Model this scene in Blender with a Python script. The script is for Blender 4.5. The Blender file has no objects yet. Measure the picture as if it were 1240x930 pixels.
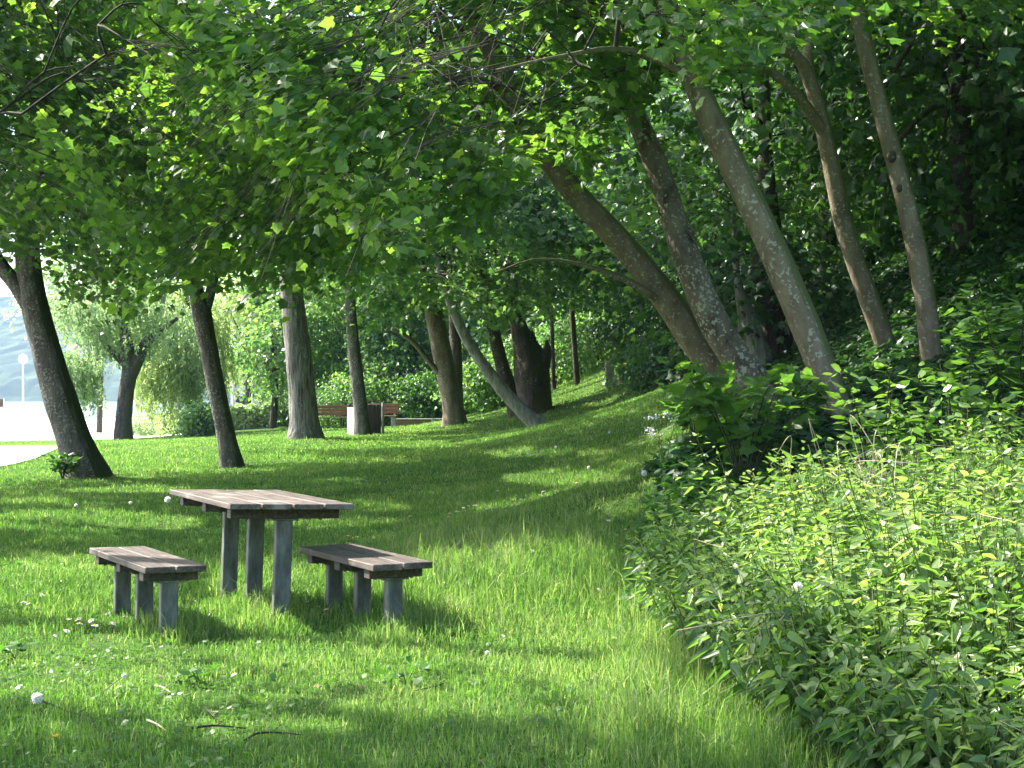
import bpy, math
import numpy as np

rng = np.random.default_rng(11)
R = math.radians
SC = bpy.context.scene
COL = SC.collection

# ------------------------------------------------------------------ camera numbers
F, CX, HY, H = 1800.0, 620.0, 482.0, 1.5
SUN = np.array([-0.62, 0.33, 0.71]); SUN /= np.linalg.norm(SUN)
EXPOSURE = 2.2


def W(px, py, D):
    return np.array([(px - CX) / F * D, D, H - (py - HY) / F * D])


def proj(p):
    y = np.maximum(p[..., 1], 0.5)
    return CX + p[..., 0] / y * F, HY - (p[..., 2] - H) / y * F


def unit(v):
    v = np.asarray(v, float)
    return v / np.maximum(np.linalg.norm(v, axis=-1, keepdims=True), 1e-9)


# ------------------------------------------------------------------ value noise (vectorised)
def _hash(ix, iy, seed):
    n = (ix * 374761393 + iy * 668265263 + seed * 974711) & 0x7FFFFFFF
    n = ((n ^ (n >> 13)) * 1274126177) & 0x7FFFFFFF
    return ((n ^ (n >> 16)) & 0xFFFF) / 65535.0


def vnoise(x, y, seed=0):
    x = np.asarray(x, float); y = np.asarray(y, float)
    ix = np.floor(x).astype(np.int64); iy = np.floor(y).astype(np.int64)
    fx = x - ix; fy = y - iy
    fx = fx * fx * (3 - 2 * fx); fy = fy * fy * (3 - 2 * fy)
    a = _hash(ix, iy, seed); b = _hash(ix + 1, iy, seed)
    c = _hash(ix, iy + 1, seed); d = _hash(ix + 1, iy + 1, seed)
    return (a * (1 - fx) + b * fx) * (1 - fy) + (c * (1 - fx) + d * fx) * fy


def fnoise(x, y, seed=0):
    return (vnoise(x, y, seed) + 0.5 * vnoise(x * 2.1, y * 2.1, seed + 1) + 0.25 * vnoise(x * 4.3, y * 4.3, seed + 2)) / 1.75


# ------------------------------------------------------------------ terrain
_an = [W(*a) for a in [
    (105, 577, 27), (280, 566, 30), (368, 531, 38), (440, 527, 44), (550, 515, 46), (650, 518, 40), (645, 501, 44),
    (800, 477, 36), (760, 472, 42), (400, 600, 22), (650, 580, 22), (700, 600, 17), (500, 640, 16.5),
    (600, 680, 13.5), (780, 560, 15), (720, 640, 13), (780, 700, 10.6), (800, 815, 8), (1020, 517, 14),
    (1130, 464, 16), (1080, 437, 18), (955, 512, 17), (930, 452, 24), (400, 520, 51), (500, 517, 52),
    (150, 533, 52), (300, 520, 60), (0, 566, 30), (62, 541, 40), (200, 533, 55), (10, 514, 85)]]
_an += [np.array(a, float) for a in [
    (-3, 5, 0), (0, 5, 0), (-2, 9.5, 0), (0, 10, 0), (-4, 12, 0), (-1, 13, .03), (-6, 18, 0), (-1.2, 9, 0), (-3, 7.5, 0),
    (2, 6, -.03), (3, 8, .08), (2, 10, .1), (3.5, 10, .08), (3.2, 12, .42), (1.2, 9, .08), (5, 10, .3), (5, 6, .12),
    (8, 16, 4.0), (8, 22, 5.0), (12, 22, 9), (12, 14, 7), (14, 30, 11), (9, 30, 5.6), (6.5, 36, 2.9), (12, 45, 9), (20, 60, 14),
    (7, 60, 4.0), (8, 8, 1.3), (12, 6, 3), (0, 60, 1.0), (-5, 62, .6), (-10, 64, .1), (-15, 45, .05), (-14, 30, .05), (-8, 20, 0),
    (-12, 10, 0), (-22, 30, 0), (-34, 60, -.05), (-24, 100, -.1), (-50, 100, -.1), (-60, 40, 0), (-40, 0, 0), (0, -10, 0), (-15, -15, 0),
    (-8, 90, 0.1), (5, 90, 2.5), (30, 90, 18), (15, -10, 4), (30, 20, 18), (40, 50, 24), (30, -10, 14), (60, 0, 30), (70, 80, 34)]]
_A = np.array(_an)
_c2 = 1.6 ** 2


def _phi(r2):
    return np.sqrt(r2 + _c2)


_n = len(_A)
_M = np.zeros((_n + 3, _n + 3))
_d2 = ((_A[:, None, :2] - _A[None, :, :2]) ** 2).sum(-1)
_M[:_n, :_n] = _phi(_d2) - 0.15 * np.eye(_n)
_M[:_n, _n] = 1; _M[:_n, _n + 1:] = _A[:, :2]
_M[_n, :_n] = 1; _M[_n + 1:, :_n] = _A[:, :2].T
_wts = np.linalg.solve(_M, np.concatenate([_A[:, 2], [0, 0, 0]]))


def _terr_exact(x, y):
    out = np.zeros(x.shape)
    for k in range(_n):
        out += _wts[k] * _phi((x - _A[k, 0]) ** 2 + (y - _A[k, 1]) ** 2)
    out += _wts[_n] + _wts[_n + 1] * x + _wts[_n + 2] * y
    # the shore: the ground dips under the lake beyond the promenade
    shore = np.clip((y - 104) / 10, 0, 1) * np.clip((14 - x) / 12, 0, 1)
    out = out * (1 - shore) - 2.2 * shore
    out += 0.03 * (fnoise(x * .7, y * .7, 5) - .5) * np.clip(y / 8, 0, 1)
    return out


_gx = np.concatenate([np.arange(-160, -30, 6.), np.arange(-30, -14, 1.), np.arange(-14, 14, .25), np.arange(14, 40, 1.), np.arange(40, 161, 6.)])
_gy = np.concatenate([np.arange(-60, -4, 5.), np.arange(-4, 24, .25), np.arange(24, 70, .6), np.arange(70, 130, 2.), np.arange(130, 201, 10.)])
_GX, _GY = np.meshgrid(_gx, _gy)
_GZ = _terr_exact(_GX, _GY)


def terr(x, y):
    x = np.clip(np.asarray(x, float), _gx[0], _gx[-1] - 1e-3); y = np.clip(np.asarray(y, float), _gy[0], _gy[-1] - 1e-3)
    i = np.clip(np.searchsorted(_gx, x, 'right') - 1, 0, len(_gx) - 2)
    j = np.clip(np.searchsorted(_gy, y, 'right') - 1, 0, len(_gy) - 2)
    u = (x - _gx[i]) / (_gx[i + 1] - _gx[i]); v = (y - _gy[j]) / (_gy[j + 1] - _gy[j])
    return (_GZ[j, i] * (1 - u) + _GZ[j, i + 1] * u) * (1 - v) + (_GZ[j + 1, i] * (1 - u) + _GZ[j + 1, i + 1] * u) * v


NETTLE = np.array([(1.45, 5.8), (1.2, 7), (1.02, 8.2), (.9, 9.2), (.95, 10.3), (1.6, 11.2), (2.6, 11.4), (4.2, 11.0), (5.5, 10), (5.5, 5), (2.0, 4.6)])


def in_poly(x, y, P):
    ins = np.zeros(np.shape(x), bool)
    j = len(P) - 1
    for i in range(len(P)):
        xi, yi = P[i]; xj, yj = P[j]
        c = ((yi > y) != (yj > y)) & (x < (xj - xi) * (y - yi) / (yj - yi + 1e-12) + xi)
        ins ^= c
        j = i
    return ins


def poly_dist(x, y, P):
    best = np.full(np.shape(x), 1e9)
    for i in range(len(P)):
        a = P[i]; b = P[(i + 1) % len(P)]
        ab = b - a
        t = np.clip(((x - a[0]) * ab[0] + (y - a[1]) * ab[1]) / (ab @ ab), 0, 1)
        best = np.minimum(best, np.hypot(x - a[0] - t * ab[0], y - a[1] - t * ab[1]))
    return best


# ------------------------------------------------------------------ where the sun gets through the crowns
# gaps cut into the crowns to let sun onto these patches: (x, y, rx, ry) on the ground as found in the photograph, with strength
LIT = [
    (790, 590, 120, 45, .5), (860, 535, 100, 30, .5), (600, 480, 200, 20, .5),
    (560, 768, 290, 66, 1.15), (690, 690, 90, 40, .8), (590, 700, 110, 34, .9), (80, 700, 150, 34, .75), (30, 790, 120, 60, .6), (150, 815, 190, 40, .65),
    (400, 730, 120, 50, .85), (330, 705, 90, 30, .7), (620, 835, 200, 34, .75), (300, 870, 200, 18, .45), (880, 860, 120, 34, .55),
    (100, 628, 150, 13, 1.0), (455, 612, 50, 7, .6), (690, 576, 90, 11, .8), (160, 590, 90, 5, .45), (420, 556, 110, 4, .5),
    (200, 553, 200, 6, .75), (650, 545, 110, 8, .5), (430, 535, 140, 7, .6), (780, 500, 100, 8, .4), (250, 536, 130, 6, .9), (420, 580, 60, 5, .5),
    (60, 605, 80, 5, .4), (720, 735, 60, 30, .6)]
LITN = [(1050, 680, 320, 125, 1.15), (870, 640, 90, 70, .8), (1190, 560, 110, 60, .9), (1080, 560, 80, 45, .9), (1110, 790, 250, 85, .9), (930, 590, 80, 36, .8)]


def lit_mask(g, lst):
    px, py = proj(g)
    m = np.full(px.shape, .13)
    for (x, y, rx, ry, s) in lst:
        q = ((px - x) / rx) ** 2 + ((py - y) / ry) ** 2
        m = np.maximum(m, s * np.clip(1.6 - 1.1 * q, 0, 1))
    return m


SPOTS = [(W(a, b, c), r) for a, b, c, r in [  # points cleared of leaves towards the sun so they catch direct light
    (400, 90, 14, .75), (640, 150, 14, .6), (700, 190, 14, .55), (520, 110, 14, .5), (30, 105, 12, .5), (850, 90, 13, .5), (300, 200, 20, .9), (180, 120, 16, .7),
    (720, 350, 32, 1.5), (500, 400, 40, 2.0), (540, 480, 50, 2.0), (680, 420, 46, 2.0), (720, 440, 46, 1.6), (580, 330, 38, 1.4), (450, 420, 55, 2.5), (600, 440, 52, 2.2), (790, 390, 42, 1.8), (640, 300, 34, 1.2), (420, 300, 33, 1.2), (760, 260, 24, .9),
    (1070, 540, 11.7, .7), (1165, 545, 11.6, .75), (300, 640, 10.2, .9), (170, 690, 9.7, .8), (440, 680, 9.8, 1.1), (940, 250, 21, .9), (560, 200, 16, .6), (90, 230, 20, .8)]]


def carve(p):
    """True for leaves that stay: opens the crowns so that sun reaches the lawn and the nettles"""
    n = len(p)
    if n == 0:
        return np.zeros(0, bool)
    t = (p[:, 2] - 0.1) / SUN[2]
    g = p - t[:, None] * SUN
    for _ in range(4):
        h = terr(g[:, 0], g[:, 1]) + 0.05
        t = (p[:, 2] - h) / SUN[2]
        g = p - np.maximum(t, 0)[:, None] * SUN
    h2 = h + .75
    t2 = np.maximum((p[:, 2] - h2) / SUN[2], 0)
    gn = p - t2[:, None] * SUN
    innet = in_poly(gn[:, 0], gn[:, 1], NETTLE)
    m = np.where(innet, lit_mask(gn, LITN), lit_mask(g, LIT))
    gg = np.where(innet[:, None], gn, g)
    nz = fnoise(gg[:, 0] * 1.1, gg[:, 1] * .8, 31)
    thr = m * 1.25 - .62 * (1 - nz)
    keep = rng.random(n) > np.clip(thr * 2.6, 0, .985)
    keep |= (t < 1.2)
    for P, r in SPOTS:
        v = p - P; a = v @ SUN
        dd = np.linalg.norm(v - a[:, None] * SUN, axis=1)
        keep &= ~((a > .45) & (dd < r * (.75 + .5 * rng.random(n))) & (rng.random(n) < .93))
    return keep


# ------------------------------------------------------------------ mesh building
class MB:
    def __init__(s):
        s.v = []; s.f = []; s.t = []; s.m = []; s.n = 0; s.smooth = []

    def add(s, v, faces, mat=0, tint=None, smooth=False):
        """v (N,3); faces: 2-D int array (F,k) ; tint per face"""
        v = np.asarray(v, float); faces = np.asarray(faces, np.int64)
        if len(faces) == 0:
            return
        s.v.append(v); s.f.append(faces + s.n); s.n += len(v)
        s.m.append(np.full(len(faces), mat, np.int32))
        s.smooth.append(np.full(len(faces), smooth))
        s.t.append(np.zeros(len(faces)) + (.5 if tint is None else tint))

    def build(s, name, mats, parent=None, origin=None, link=True):
        me = bpy.data.meshes.new(name)
        V = np.concatenate(s.v)
        if origin is not None:
            V = V - np.asarray(origin)
        me.vertices.add(len(V)); me.vertices.foreach_set('co', V.astype(np.float32).ravel())
        loops = np.concatenate([f.ravel() for f in s.f]); sizes = np.concatenate([np.full(len(f), f.shape[1]) for f in s.f])
        me.loops.add(len(loops)); me.loops.foreach_set('vertex_index', loops.astype(np.int32))
        me.polygons.add(len(sizes))
        me.polygons.foreach_set('loop_start', np.concatenate([[0], np.cumsum(sizes)[:-1]]).astype(np.int32))
        for m in (mats if isinstance(mats, (list, tuple)) else [mats]):
            me.materials.append(m)
        me.polygons.foreach_set('material_index', np.concatenate(s.m))
        me.polygons.foreach_set('use_smooth', np.concatenate(s.smooth))
        a = me.attributes.new('tint', 'FLOAT', 'FACE')
        a.data.foreach_set('value', np.concatenate(s.t).astype(np.float32))
        me.update(calc_edges=True)
        o = bpy.data.objects.new(name, me)
        COL.objects.link(o)
        if parent is not None:
            o.parent = parent
        return o


def tag(o, label=None, cat=None, group=None, kind=None):
    if label: o['label'] = label
    if cat: o['category'] = cat
    if group: o['group'] = group
    if kind: o['kind'] = kind
    return o


def thing(name, label, cat, loc, group=None, rz=0):
    o = bpy.data.objects.new(name, None)
    o.empty_display_size = .2
    COL.objects.link(o)
    o.location = tuple(float(q) for q in loc); o.rotation_euler = (0, 0, rz)
    return tag(o, label, cat, group)


def box(mb, c, size, rot=None, mat=0, bev=0.004, tint=None):
    """bevelled box: centre, full size, optional 3x3 rotation"""
    hx, hy, hz = np.array(size) / 2
    b = min(bev, hx * .45, hy * .45, hz * .45)
    vs = []; idx = {}
    for sx in (-1, 1):
        for sy in (-1, 1):
            for sz in (-1, 1):
                idx[(sx, sy, sz, 0)] = len(vs); vs.append((sx * hx, sy * (hy - b), sz * (hz - b)))
                idx[(sx, sy, sz, 1)] = len(vs); vs.append((sx * (hx - b), sy * hy, sz * (hz - b)))
                idx[(sx, sy, sz, 2)] = len(vs); vs.append((sx * (hx - b), sy * (hy - b), sz * hz))
    q = []; t3 = []
    cyc = [(-1, -1), (1, -1), (1, 1), (-1, 1)]
    for s_ in (-1, 1):
        o = cyc if s_ > 0 else cyc[::-1]
        q.append([idx[(s_, a, b_, 0)] for a, b_ in o])
        q.append([idx[(b_, s_, a, 1)] for a, b_ in o])
        q.append([idx[(a, b_, s_, 2)] for a, b_ in o])
    for a in (-1, 1):
        for c_ in (-1, 1):
            e = [idx[(a, c_, -1, 0)], idx[(a, c_, 1, 0)], idx[(a, c_, 1, 1)], idx[(a, c_, -1, 1)]]
            q.append(e if a * c_ < 0 else e[::-1])
            e = [idx[(a, -1, c_, 0)], idx[(a, 1, c_, 0)], idx[(a, 1, c_, 2)], idx[(a, -1, c_, 2)]]
            q.append(e if a * c_ > 0 else e[::-1])
            e = [idx[(-1, a, c_, 1)], idx[(1, a, c_, 1)], idx[(1, a, c_, 2)], idx[(-1, a, c_, 2)]]
            q.append(e if a * c_ < 0 else e[::-1])
            for d in (-1, 1):
                e = [idx[(a, c_, d, 0)], idx[(a, c_, d, 1)], idx[(a, c_, d, 2)]]
                t3.append(e if a * c_ * d > 0 else e[::-1])
    V = np.array(vs)
    if rot is not None:
        V = V @ np.asarray(rot).T
    V = V + np.asarray(c)
    base = mb.n
    mb.add(V, q, mat, tint)
    mb.v.append(np.zeros((0, 3))); mb.f.append(np.array(t3) + base)
    mb.m.append(np.full(len(t3), mat, np.int32)); mb.smooth.append(np.zeros(len(t3), bool)); mb.t.append(np.zeros(len(t3)) + (.5 if tint is None else tint))


def rotz(a):
    c, s = math.cos(a), math.sin(a)
    return np.array([[c, -s, 0], [s, c, 0], [0, 0, 1.]])


def frames(P):
    T = np.gradient(P, axis=0); T = unit(T)
    ref = np.tile(np.array([0, 0, 1.]), (len(P), 1))
    flat = np.abs(T[:, 2]) > .9
    ref[flat] = (1, 0, 0)
    if flat.any() and not flat.all():
        ref[:] = (0.95, 0.3, 0.05)
    U = unit(np.cross(T, ref)); V = np.cross(T, U)
    return T, U, V


def tube(mb, P, r, k=5, mat=0, tint=None, bump=None, smooth=True, cap=True):
    P = np.asarray(P, float); r = np.asarray(r, float) * np.ones(len(P))
    T, U, V = frames(P)
    th = np.linspace(0, 2 * np.pi, k, endpoint=False)
    rr = r[:, None] * np.ones(k)[None]
    if bump is not None:
        rr = rr * bump
    ring = P[:, None] + rr[..., None] * (np.cos(th)[None, :, None] * U[:, None] + np.sin(th)[None, :, None] * V[:, None])
    n = len(P)
    a = (np.arange(n - 1)[:, None] * k + np.arange(k)[None]).ravel()
    b = (np.arange(n - 1)[:, None] * k + (np.arange(k)[None] + 1) % k).ravel()
    f = np.stack([a, b, b + k, a + k], 1)
    v = ring.reshape(-1, 3)
    if cap:
        v = np.concatenate([v, P[-1:]])
        mb.add(v, f, mat, tint, smooth)
        base = mb.n - len(v)
        ta = (n - 1) * k + np.arange(k); tb = (n - 1) * k + (np.arange(k) + 1) % k
        tri = np.stack([ta, tb, np.full(k, n * k)], 1) + base
        mb.v.append(np.zeros((0, 3))); mb.f.append(tri)
        mb.m.append(np.full(k, mat, np.int32)); mb.smooth.append(np.zeros(k, bool)); mb.t.append(np.zeros(k) + .5)
    else:
        mb.add(v, f, mat, tint, smooth)


def catmull(P, per=6):
    P = np.asarray(P, float)
    Q = np.concatenate([2 * P[:1] - P[1:2], P, 2 * P[-1:] - P[-2:-1]])
    out = []
    for i in range(1, len(Q) - 2):
        p0, p1, p2, p3 = Q[i - 1:i + 3]
        for t in np.linspace(0, 1, per, endpoint=False):
            out.append(.5 * ((2 * p1) + (p2 - p0) * t + (2 * p0 - 5 * p1 + 4 * p2 - p3) * t * t + (3 * p1 - p0 - 3 * p2 + p3) * t ** 3))
    out.append(P[-1])
    return np.array(out)


# ------------------------------------------------------------------ leaves
def _mirror(half, droop=.10):
    """a leaf from its right half outline (base .. tip), folded on the midrib; two n-gons"""
    half = np.array(half, float)
    z = -.16 * np.abs(half[:, 0]) - droop * half[:, 1] ** 2
    r = np.c_[half, z]
    l = r[1:-1].copy(); l[:, 0] *= -1
    V = np.concatenate([r, l])
    n = len(half)
    f1 = list(range(n)); f2 = [n - 1] + [n + i for i in range(n - 3, -1, -1)] + [0]
    f2 = [0] + [n - 1] + [n + i for i in range(n - 3, -1, -1)]
    return V, np.array([f1, f2])


LEAF = {
    'maple': _mirror([(0, 0), (.24, -.10), (.47, .0), (.40, .20), (.62, .50), (.40, .50), (.24, .70), (0, 1.0)]),
    'maple_mid': _mirror([(0, 0), (.45, .05), (.32, .24), (.52, .6), (.2, .55), (0, 1.0)]),
    'ovate': _mirror([(0, 0), (.25, .22), (.24, .58), (0, 1.0)]),
    'round': _mirror([(0, 0), (.34, .15), (.42, .6), (0, .95)]),
    'nettle': _mirror([(0, 0), (.17, .06), (.225, .26), (.15, .6), (0, 1.0)], .30),
    'lance': _mirror([(0, 0), (.09, .3), (.07, .65), (0, 1.0)]),
    'clump': (np.array([(0, 0, 0), (.42, .35, -.1), (.1, .95, -.12), (-.38, .5, -.02)]), np.array([[0, 1, 2, 3]])),
    'tuft': (np.array([(-.1, 0, 0), (.12, .1, .1), (.45, .5, -.08), (.1, .6, .05), (-.05, 1, -.1), (-.2, .55, .08), (-.5, .45, -.12)]),
             np.array([[0, 1, 2, 3, 4, 5, 6]])),
}


def leaves(mb, pos, tip, nrm, size, kind, mat=0, tint=None):
    V, Fc = LEAF[kind]
    n = len(pos)
    if n == 0:
        return
    tip = unit(tip)
    side = unit(np.cross(tip, nrm)); up = np.cross(side, tip)
    size = np.asarray(size) * np.ones(n)
    bend = .4 + 2.4 * rng.random(n)
    v = pos[:, None] + size[:, None, None] * (V[None, :, 0:1] * side[:, None] + V[None, :, 1:2] * tip[:, None] + (V[None, :, 2] * bend[:, None])[..., None] * up[:, None])
    k = len(V)
    f = (np.arange(n)[:, None, None] * k + Fc[None]).reshape(-1, Fc.shape[1])
    if tint is None:
        tint = rng.random(n)
    mb.add(v.reshape(-1, 3), f, mat, np.repeat(tint, len(Fc)))


def rnd_unit(n):
    return unit(rng.normal(size=(n, 3)))


def sprays(mb, o, d, L, nleaf, size, kind, mat=0, flat=.35, droop=.25, cull=None, tint0=None, do_carve=True, twig=None, wid=.55):
    """flat fans of leaves hanging along twigs: origins o (N,3), directions d (N,3), lengths L"""
    N = len(o)
    if N == 0:
        return []
    L = L * np.ones(N)
    d = unit(d)
    side = unit(np.cross(d, np.array([0, 0, 1.]) + .25 * rng.normal(size=(N, 3))))
    upn = np.cross(side, d)
    i = np.repeat(np.arange(N), nleaf)
    M = len(i)
    t = .08 + .92 * rng.random(M) ** .8
    w = (rng.random(M) * 2 - 1)
    wl = w * wid * (1 - .45 * t) * L[i]
    p = o[i] + d[i] * (t * L[i])[:, None] + side[i] * wl[:, None] + upn[i] * (rng.normal(size=M) * .10 * L[i])[:, None]
    p[:, 2] -= droop * L[i] * (t ** 2 + .5 * w ** 2)
    tip = d[i] * (.35 + .6 * t)[:, None] + side[i] * (np.sign(w) * (.35 + .6 * np.abs(w)))[:, None] + .35 * rng.normal(size=(M, 3))
    tip[:, 2] -= .35
    nr = np.array([0, 0, 1.]) + flat * 1.6 * rng.normal(size=(M, 3))
    keep = np.ones(M, bool)
    if cull is not None:
        keep &= cull(p)
    if do_carve:
        keep &= carve(p)
    if tint0 is None:
        ti = np.clip(.5 + .22 * rng.normal(size=N), 0, 1)[i] + .2 * rng.normal(size=M)
    else:
        ti = tint0 + .2 * rng.normal(size=M)
    sz = size * (.65 + .6 * rng.random(M))
    leaves(mb, p[keep], tip[keep], nr[keep], sz[keep], kind, mat, np.clip(ti, 0, 1)[keep])
    cnt = np.bincount(i[keep], minlength=N)
    if twig is not None:
        cnt = np.bincount(i[keep], minlength=N)
        for a in range(N):
            if cnt[a] < nleaf * .25:
                continue
            for q in (-.45, 0, .45):
                tt = np.linspace(0, .92, 4)
                P = o[a] + d[a] * (tt * L[a])[:, None] + side[a] * (q * wid * L[a] * tt * (1.2 - .6 * tt))[:, None]
                P[:, 2] -= droop * L[a] * (tt ** 2 + .5 * (q * tt) ** 2)
                if cull is not None:
                    ok = cull(P)
                    if not ok.all():
                        if ok.sum() < 2 or not ok[0]:
                            continue
                        P = P[:max(2, int(np.argmin(ok)))]
                tube(mb, P, np.linspace(.0055, .002, len(P)), 3, twig, cap=False)
    return cnt >= nleaf * .3


# ------------------------------------------------------------------ materials
def nt(name):
    m = bpy.data.materials.new(name); m.use_nodes = True
    t = m.node_tree; t.nodes.clear()
    return m, t


def nd(t, ty, **kw):
    n = t.nodes.new(ty)
    for k, v in kw.items():
        if k.startswith('i_'):
            n.inputs[k[2:].replace('_', ' ')].default_value = v
        else:
            setattr(n, k, v)
    return n


def ramp(t, fac, stops):
    r = t.nodes.new('ShaderNodeValToRGB')
    while len(r.color_ramp.elements) < len(stops):
        r.color_ramp.elements.new(.5)
    for e, (p, c) in zip(r.color_ramp.elements, stops):
        e.position = p; e.color = (*c, 1) if len(c) == 3 else c
    t.links.new(fac, r.inputs[0])
    return r.outputs[0]


def leaf_mat(name, ca, cb, trans=(1.6, 1.9, .7), tf=.45, rough=.42, spec=.5, cc=None):
    m, t = nt(name)
    at = nd(t, 'ShaderNodeAttribute', attribute_name='tint')
    mid = cc if cc else tuple((a + b) / 2 for a, b in zip(ca, cb))
    col = ramp(t, at.outputs['Fac'], [(0, ca), (.5, mid), (1, cb)])
    p = nd(t, 'ShaderNodeBsdfPrincipled'); p.inputs['Roughness'].default_value = rough; p.inputs['Specular IOR Level'].default_value = spec
    t.links.new(col, p.inputs['Base Color'])
    mul = nd(t, 'ShaderNodeMix', data_type='RGBA', blend_type='MULTIPLY'); mul.inputs[0].default_value = 1
    t.links.new(col, mul.inputs[6]); mul.inputs[7].default_value = (*trans, 1)
    mul.clamp_result = False
    tr = nd(t, 'ShaderNodeBsdfTranslucent'); t.links.new(mul.outputs[2], tr.inputs[0])
    mx = nd(t, 'ShaderNodeMixShader'); mx.inputs[0].default_value = tf
    t.links.new(p.outputs[0], mx.inputs[1]); t.links.new(tr.outputs[0], mx.inputs[2])
    o = nd(t, 'ShaderNodeOutputMaterial'); t.links.new(mx.outputs[0], o.inputs[0])
    return m


def surf(name, cols, scale=(1, 1, 1), nscale=4, rough=.8, bump=.3, bscale=None, detail=6, spec=.3, bdist=.02, extra=None, metallic=0, dist=.0):
    """noise-driven surface: cols = ramp stops"""
    m, t = nt(name)
    tc = nd(t, 'ShaderNodeTexCoord')
    mp = nd(t, 'ShaderNodeMapping'); mp.inputs['Scale'].default_value = scale
    t.links.new(tc.outputs['Object'], mp.inputs[0])
    n1 = nd(t, 'ShaderNodeTexNoise'); n1.inputs['Scale'].default_value = nscale; n1.inputs['Detail'].default_value = detail
    n1.inputs['Roughness'].default_value = .62; n1.inputs['Distortion'].default_value = dist
    t.links.new(mp.outputs[0], n1.inputs[0])
    col = ramp(t, n1.outputs[0], cols)
    p = nd(t, 'ShaderNodeBsdfPrincipled'); p.inputs['Roughness'].default_value = rough; p.inputs['Specular IOR Level'].default_value = spec
    p.inputs['Metallic'].default_value = metallic
    if extra:
        col = extra(t, tc, mp, col)
    t.links.new(col, p.inputs['Base Color'])
    if bump:
        n2 = nd(t, 'ShaderNodeTexNoise'); n2.inputs['Scale'].default_value = bscale or nscale * 3; n2.inputs['Detail'].default_value = 8
        t.links.new(mp.outputs[0], n2.inputs[0])
        b = nd(t, 'ShaderNodeBump'); b.inputs['Strength'].default_value = bump; b.inputs['Distance'].default_value = bdist
        t.links.new(n2.outputs[0], b.inputs['Height']); t.links.new(b.outputs[0], p.inputs['Normal'])
    o = nd(t, 'ShaderNodeOutputMaterial'); t.links.new(p.outputs[0], o.inputs[0])
    return m


def lichen(amount=.56, c=(.42, .44, .38), moss=None, sc=26.0):
    def ex(t, tc, mp, col):
        v = nd(t, 'ShaderNodeTexNoise'); v.inputs['Scale'].default_value = sc; v.inputs['Detail'].default_value = 3
        t.links.new(tc.outputs['Object'], v.inputs[0])
        v2 = nd(t, 'ShaderNodeTexNoise'); v2.inputs['Scale'].default_value = 2.2; v2.inputs['Detail'].default_value = 2
        t.links.new(tc.outputs['Object'], v2.inputs[0])
        ad = nd(t, 'ShaderNodeMath', operation='MULTIPLY_ADD'); ad.inputs[1].default_value = .35; t.links.new(v2.outputs[0], ad.inputs[0]); t.links.new(v.outputs[0], ad.inputs[2])
        msk = ramp(t, ad.outputs[0], [(amount + .22, (0, 0, 0)), (amount + .26, (1, 1, 1))])
        mx = nd(t, 'ShaderNodeMix', data_type='RGBA'); t.links.new(msk, mx.inputs[0]); t.links.new(col, mx.inputs[6]); mx.inputs[7].default_value = (*c, 1)
        out = mx.outputs[2]
        if moss:
            g = nd(t, 'ShaderNodeNewGeometry')
            dt = nd(t, 'ShaderNodeVectorMath', operation='DOT_PRODUCT'); dt.inputs[1].default_value = unit(np.array(moss[1], float)); t.links.new(g.outputs['True Normal'], dt.inputs[0])
            a2 = nd(t, 'ShaderNodeMath', operation='MULTIPLY_ADD'); a2.inputs[1].default_value = .9; t.links.new(v2.outputs[0], a2.inputs[0]); t.links.new(dt.outputs['Value'], a2.inputs[2])
            mk = ramp(t, a2.outputs[0], [(moss[2], (0, 0, 0)), (min(1, moss[2] + .3), (1, 1, 1))])
            m2 = nd(t, 'ShaderNodeMix', data_type='RGBA'); t.links.new(mk, m2.inputs[0]); t.links.new(out, m2.inputs[6]); m2.inputs[7].default_value = (*moss[0], 1)
            out = m2.outputs[2]
        return out
    return ex


M = {}
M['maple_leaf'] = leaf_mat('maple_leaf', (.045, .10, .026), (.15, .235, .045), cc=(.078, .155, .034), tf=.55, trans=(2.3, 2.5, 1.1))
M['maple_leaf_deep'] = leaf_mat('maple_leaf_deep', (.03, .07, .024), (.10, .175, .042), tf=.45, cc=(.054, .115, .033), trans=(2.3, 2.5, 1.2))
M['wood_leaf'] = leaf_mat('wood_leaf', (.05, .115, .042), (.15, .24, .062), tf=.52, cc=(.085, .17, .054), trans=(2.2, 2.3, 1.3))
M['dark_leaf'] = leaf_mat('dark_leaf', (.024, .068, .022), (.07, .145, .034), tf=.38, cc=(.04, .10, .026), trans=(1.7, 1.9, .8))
M['willow_leaf'] = leaf_mat('willow_leaf', (.18, .27, .08), (.36, .42, .18), tf=.55, cc=(.27, .35, .12), trans=(1.55, 1.65, 1.25))
M['silver_leaf'] = leaf_mat('silver_leaf', (.15, .22, .10), (.32, .39, .21), tf=.55, cc=(.225, .305, .145), trans=(1.55, 1.75, 1.3))
M['nettle_leaf'] = leaf_mat('nettle_leaf', (.055, .118, .036), (.33, .39, .15), tf=.48, cc=(.135, .225, .06), spec=.6, rough=.42, trans=(1.6, 1.85, .8))
M['herb_leaf'] = leaf_mat('herb_leaf', (.045, .115, .025), (.11, .21, .035), tf=.42, cc=(.07, .16, .03))
M['shrub_leaf'] = leaf_mat('shrub_leaf', (.055, .125, .03), (.17, .26, .07), tf=.4, cc=(.10, .19, .045), spec=.8, rough=.3)
M['grass_blade'] = leaf_mat('grass_blade', (.052, .122, .028), (.34, .35, .17), tf=.5, cc=(.122, .212, .045), spec=.35, rough=.5, trans=(1.55, 1.85, 1.0))
M['bark_smooth'] = surf('bark_smooth', [(.3, (.115, .086, .056)), (.5, (.185, .146, .10)), (.72, (.26, .215, .152))], (1, 1, .45), 7, .85, .5, 30,
                        extra=lichen(.565, (.33, .315, .24), ((.10, .11, .04), (.9, .1, .45), .75)))
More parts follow.
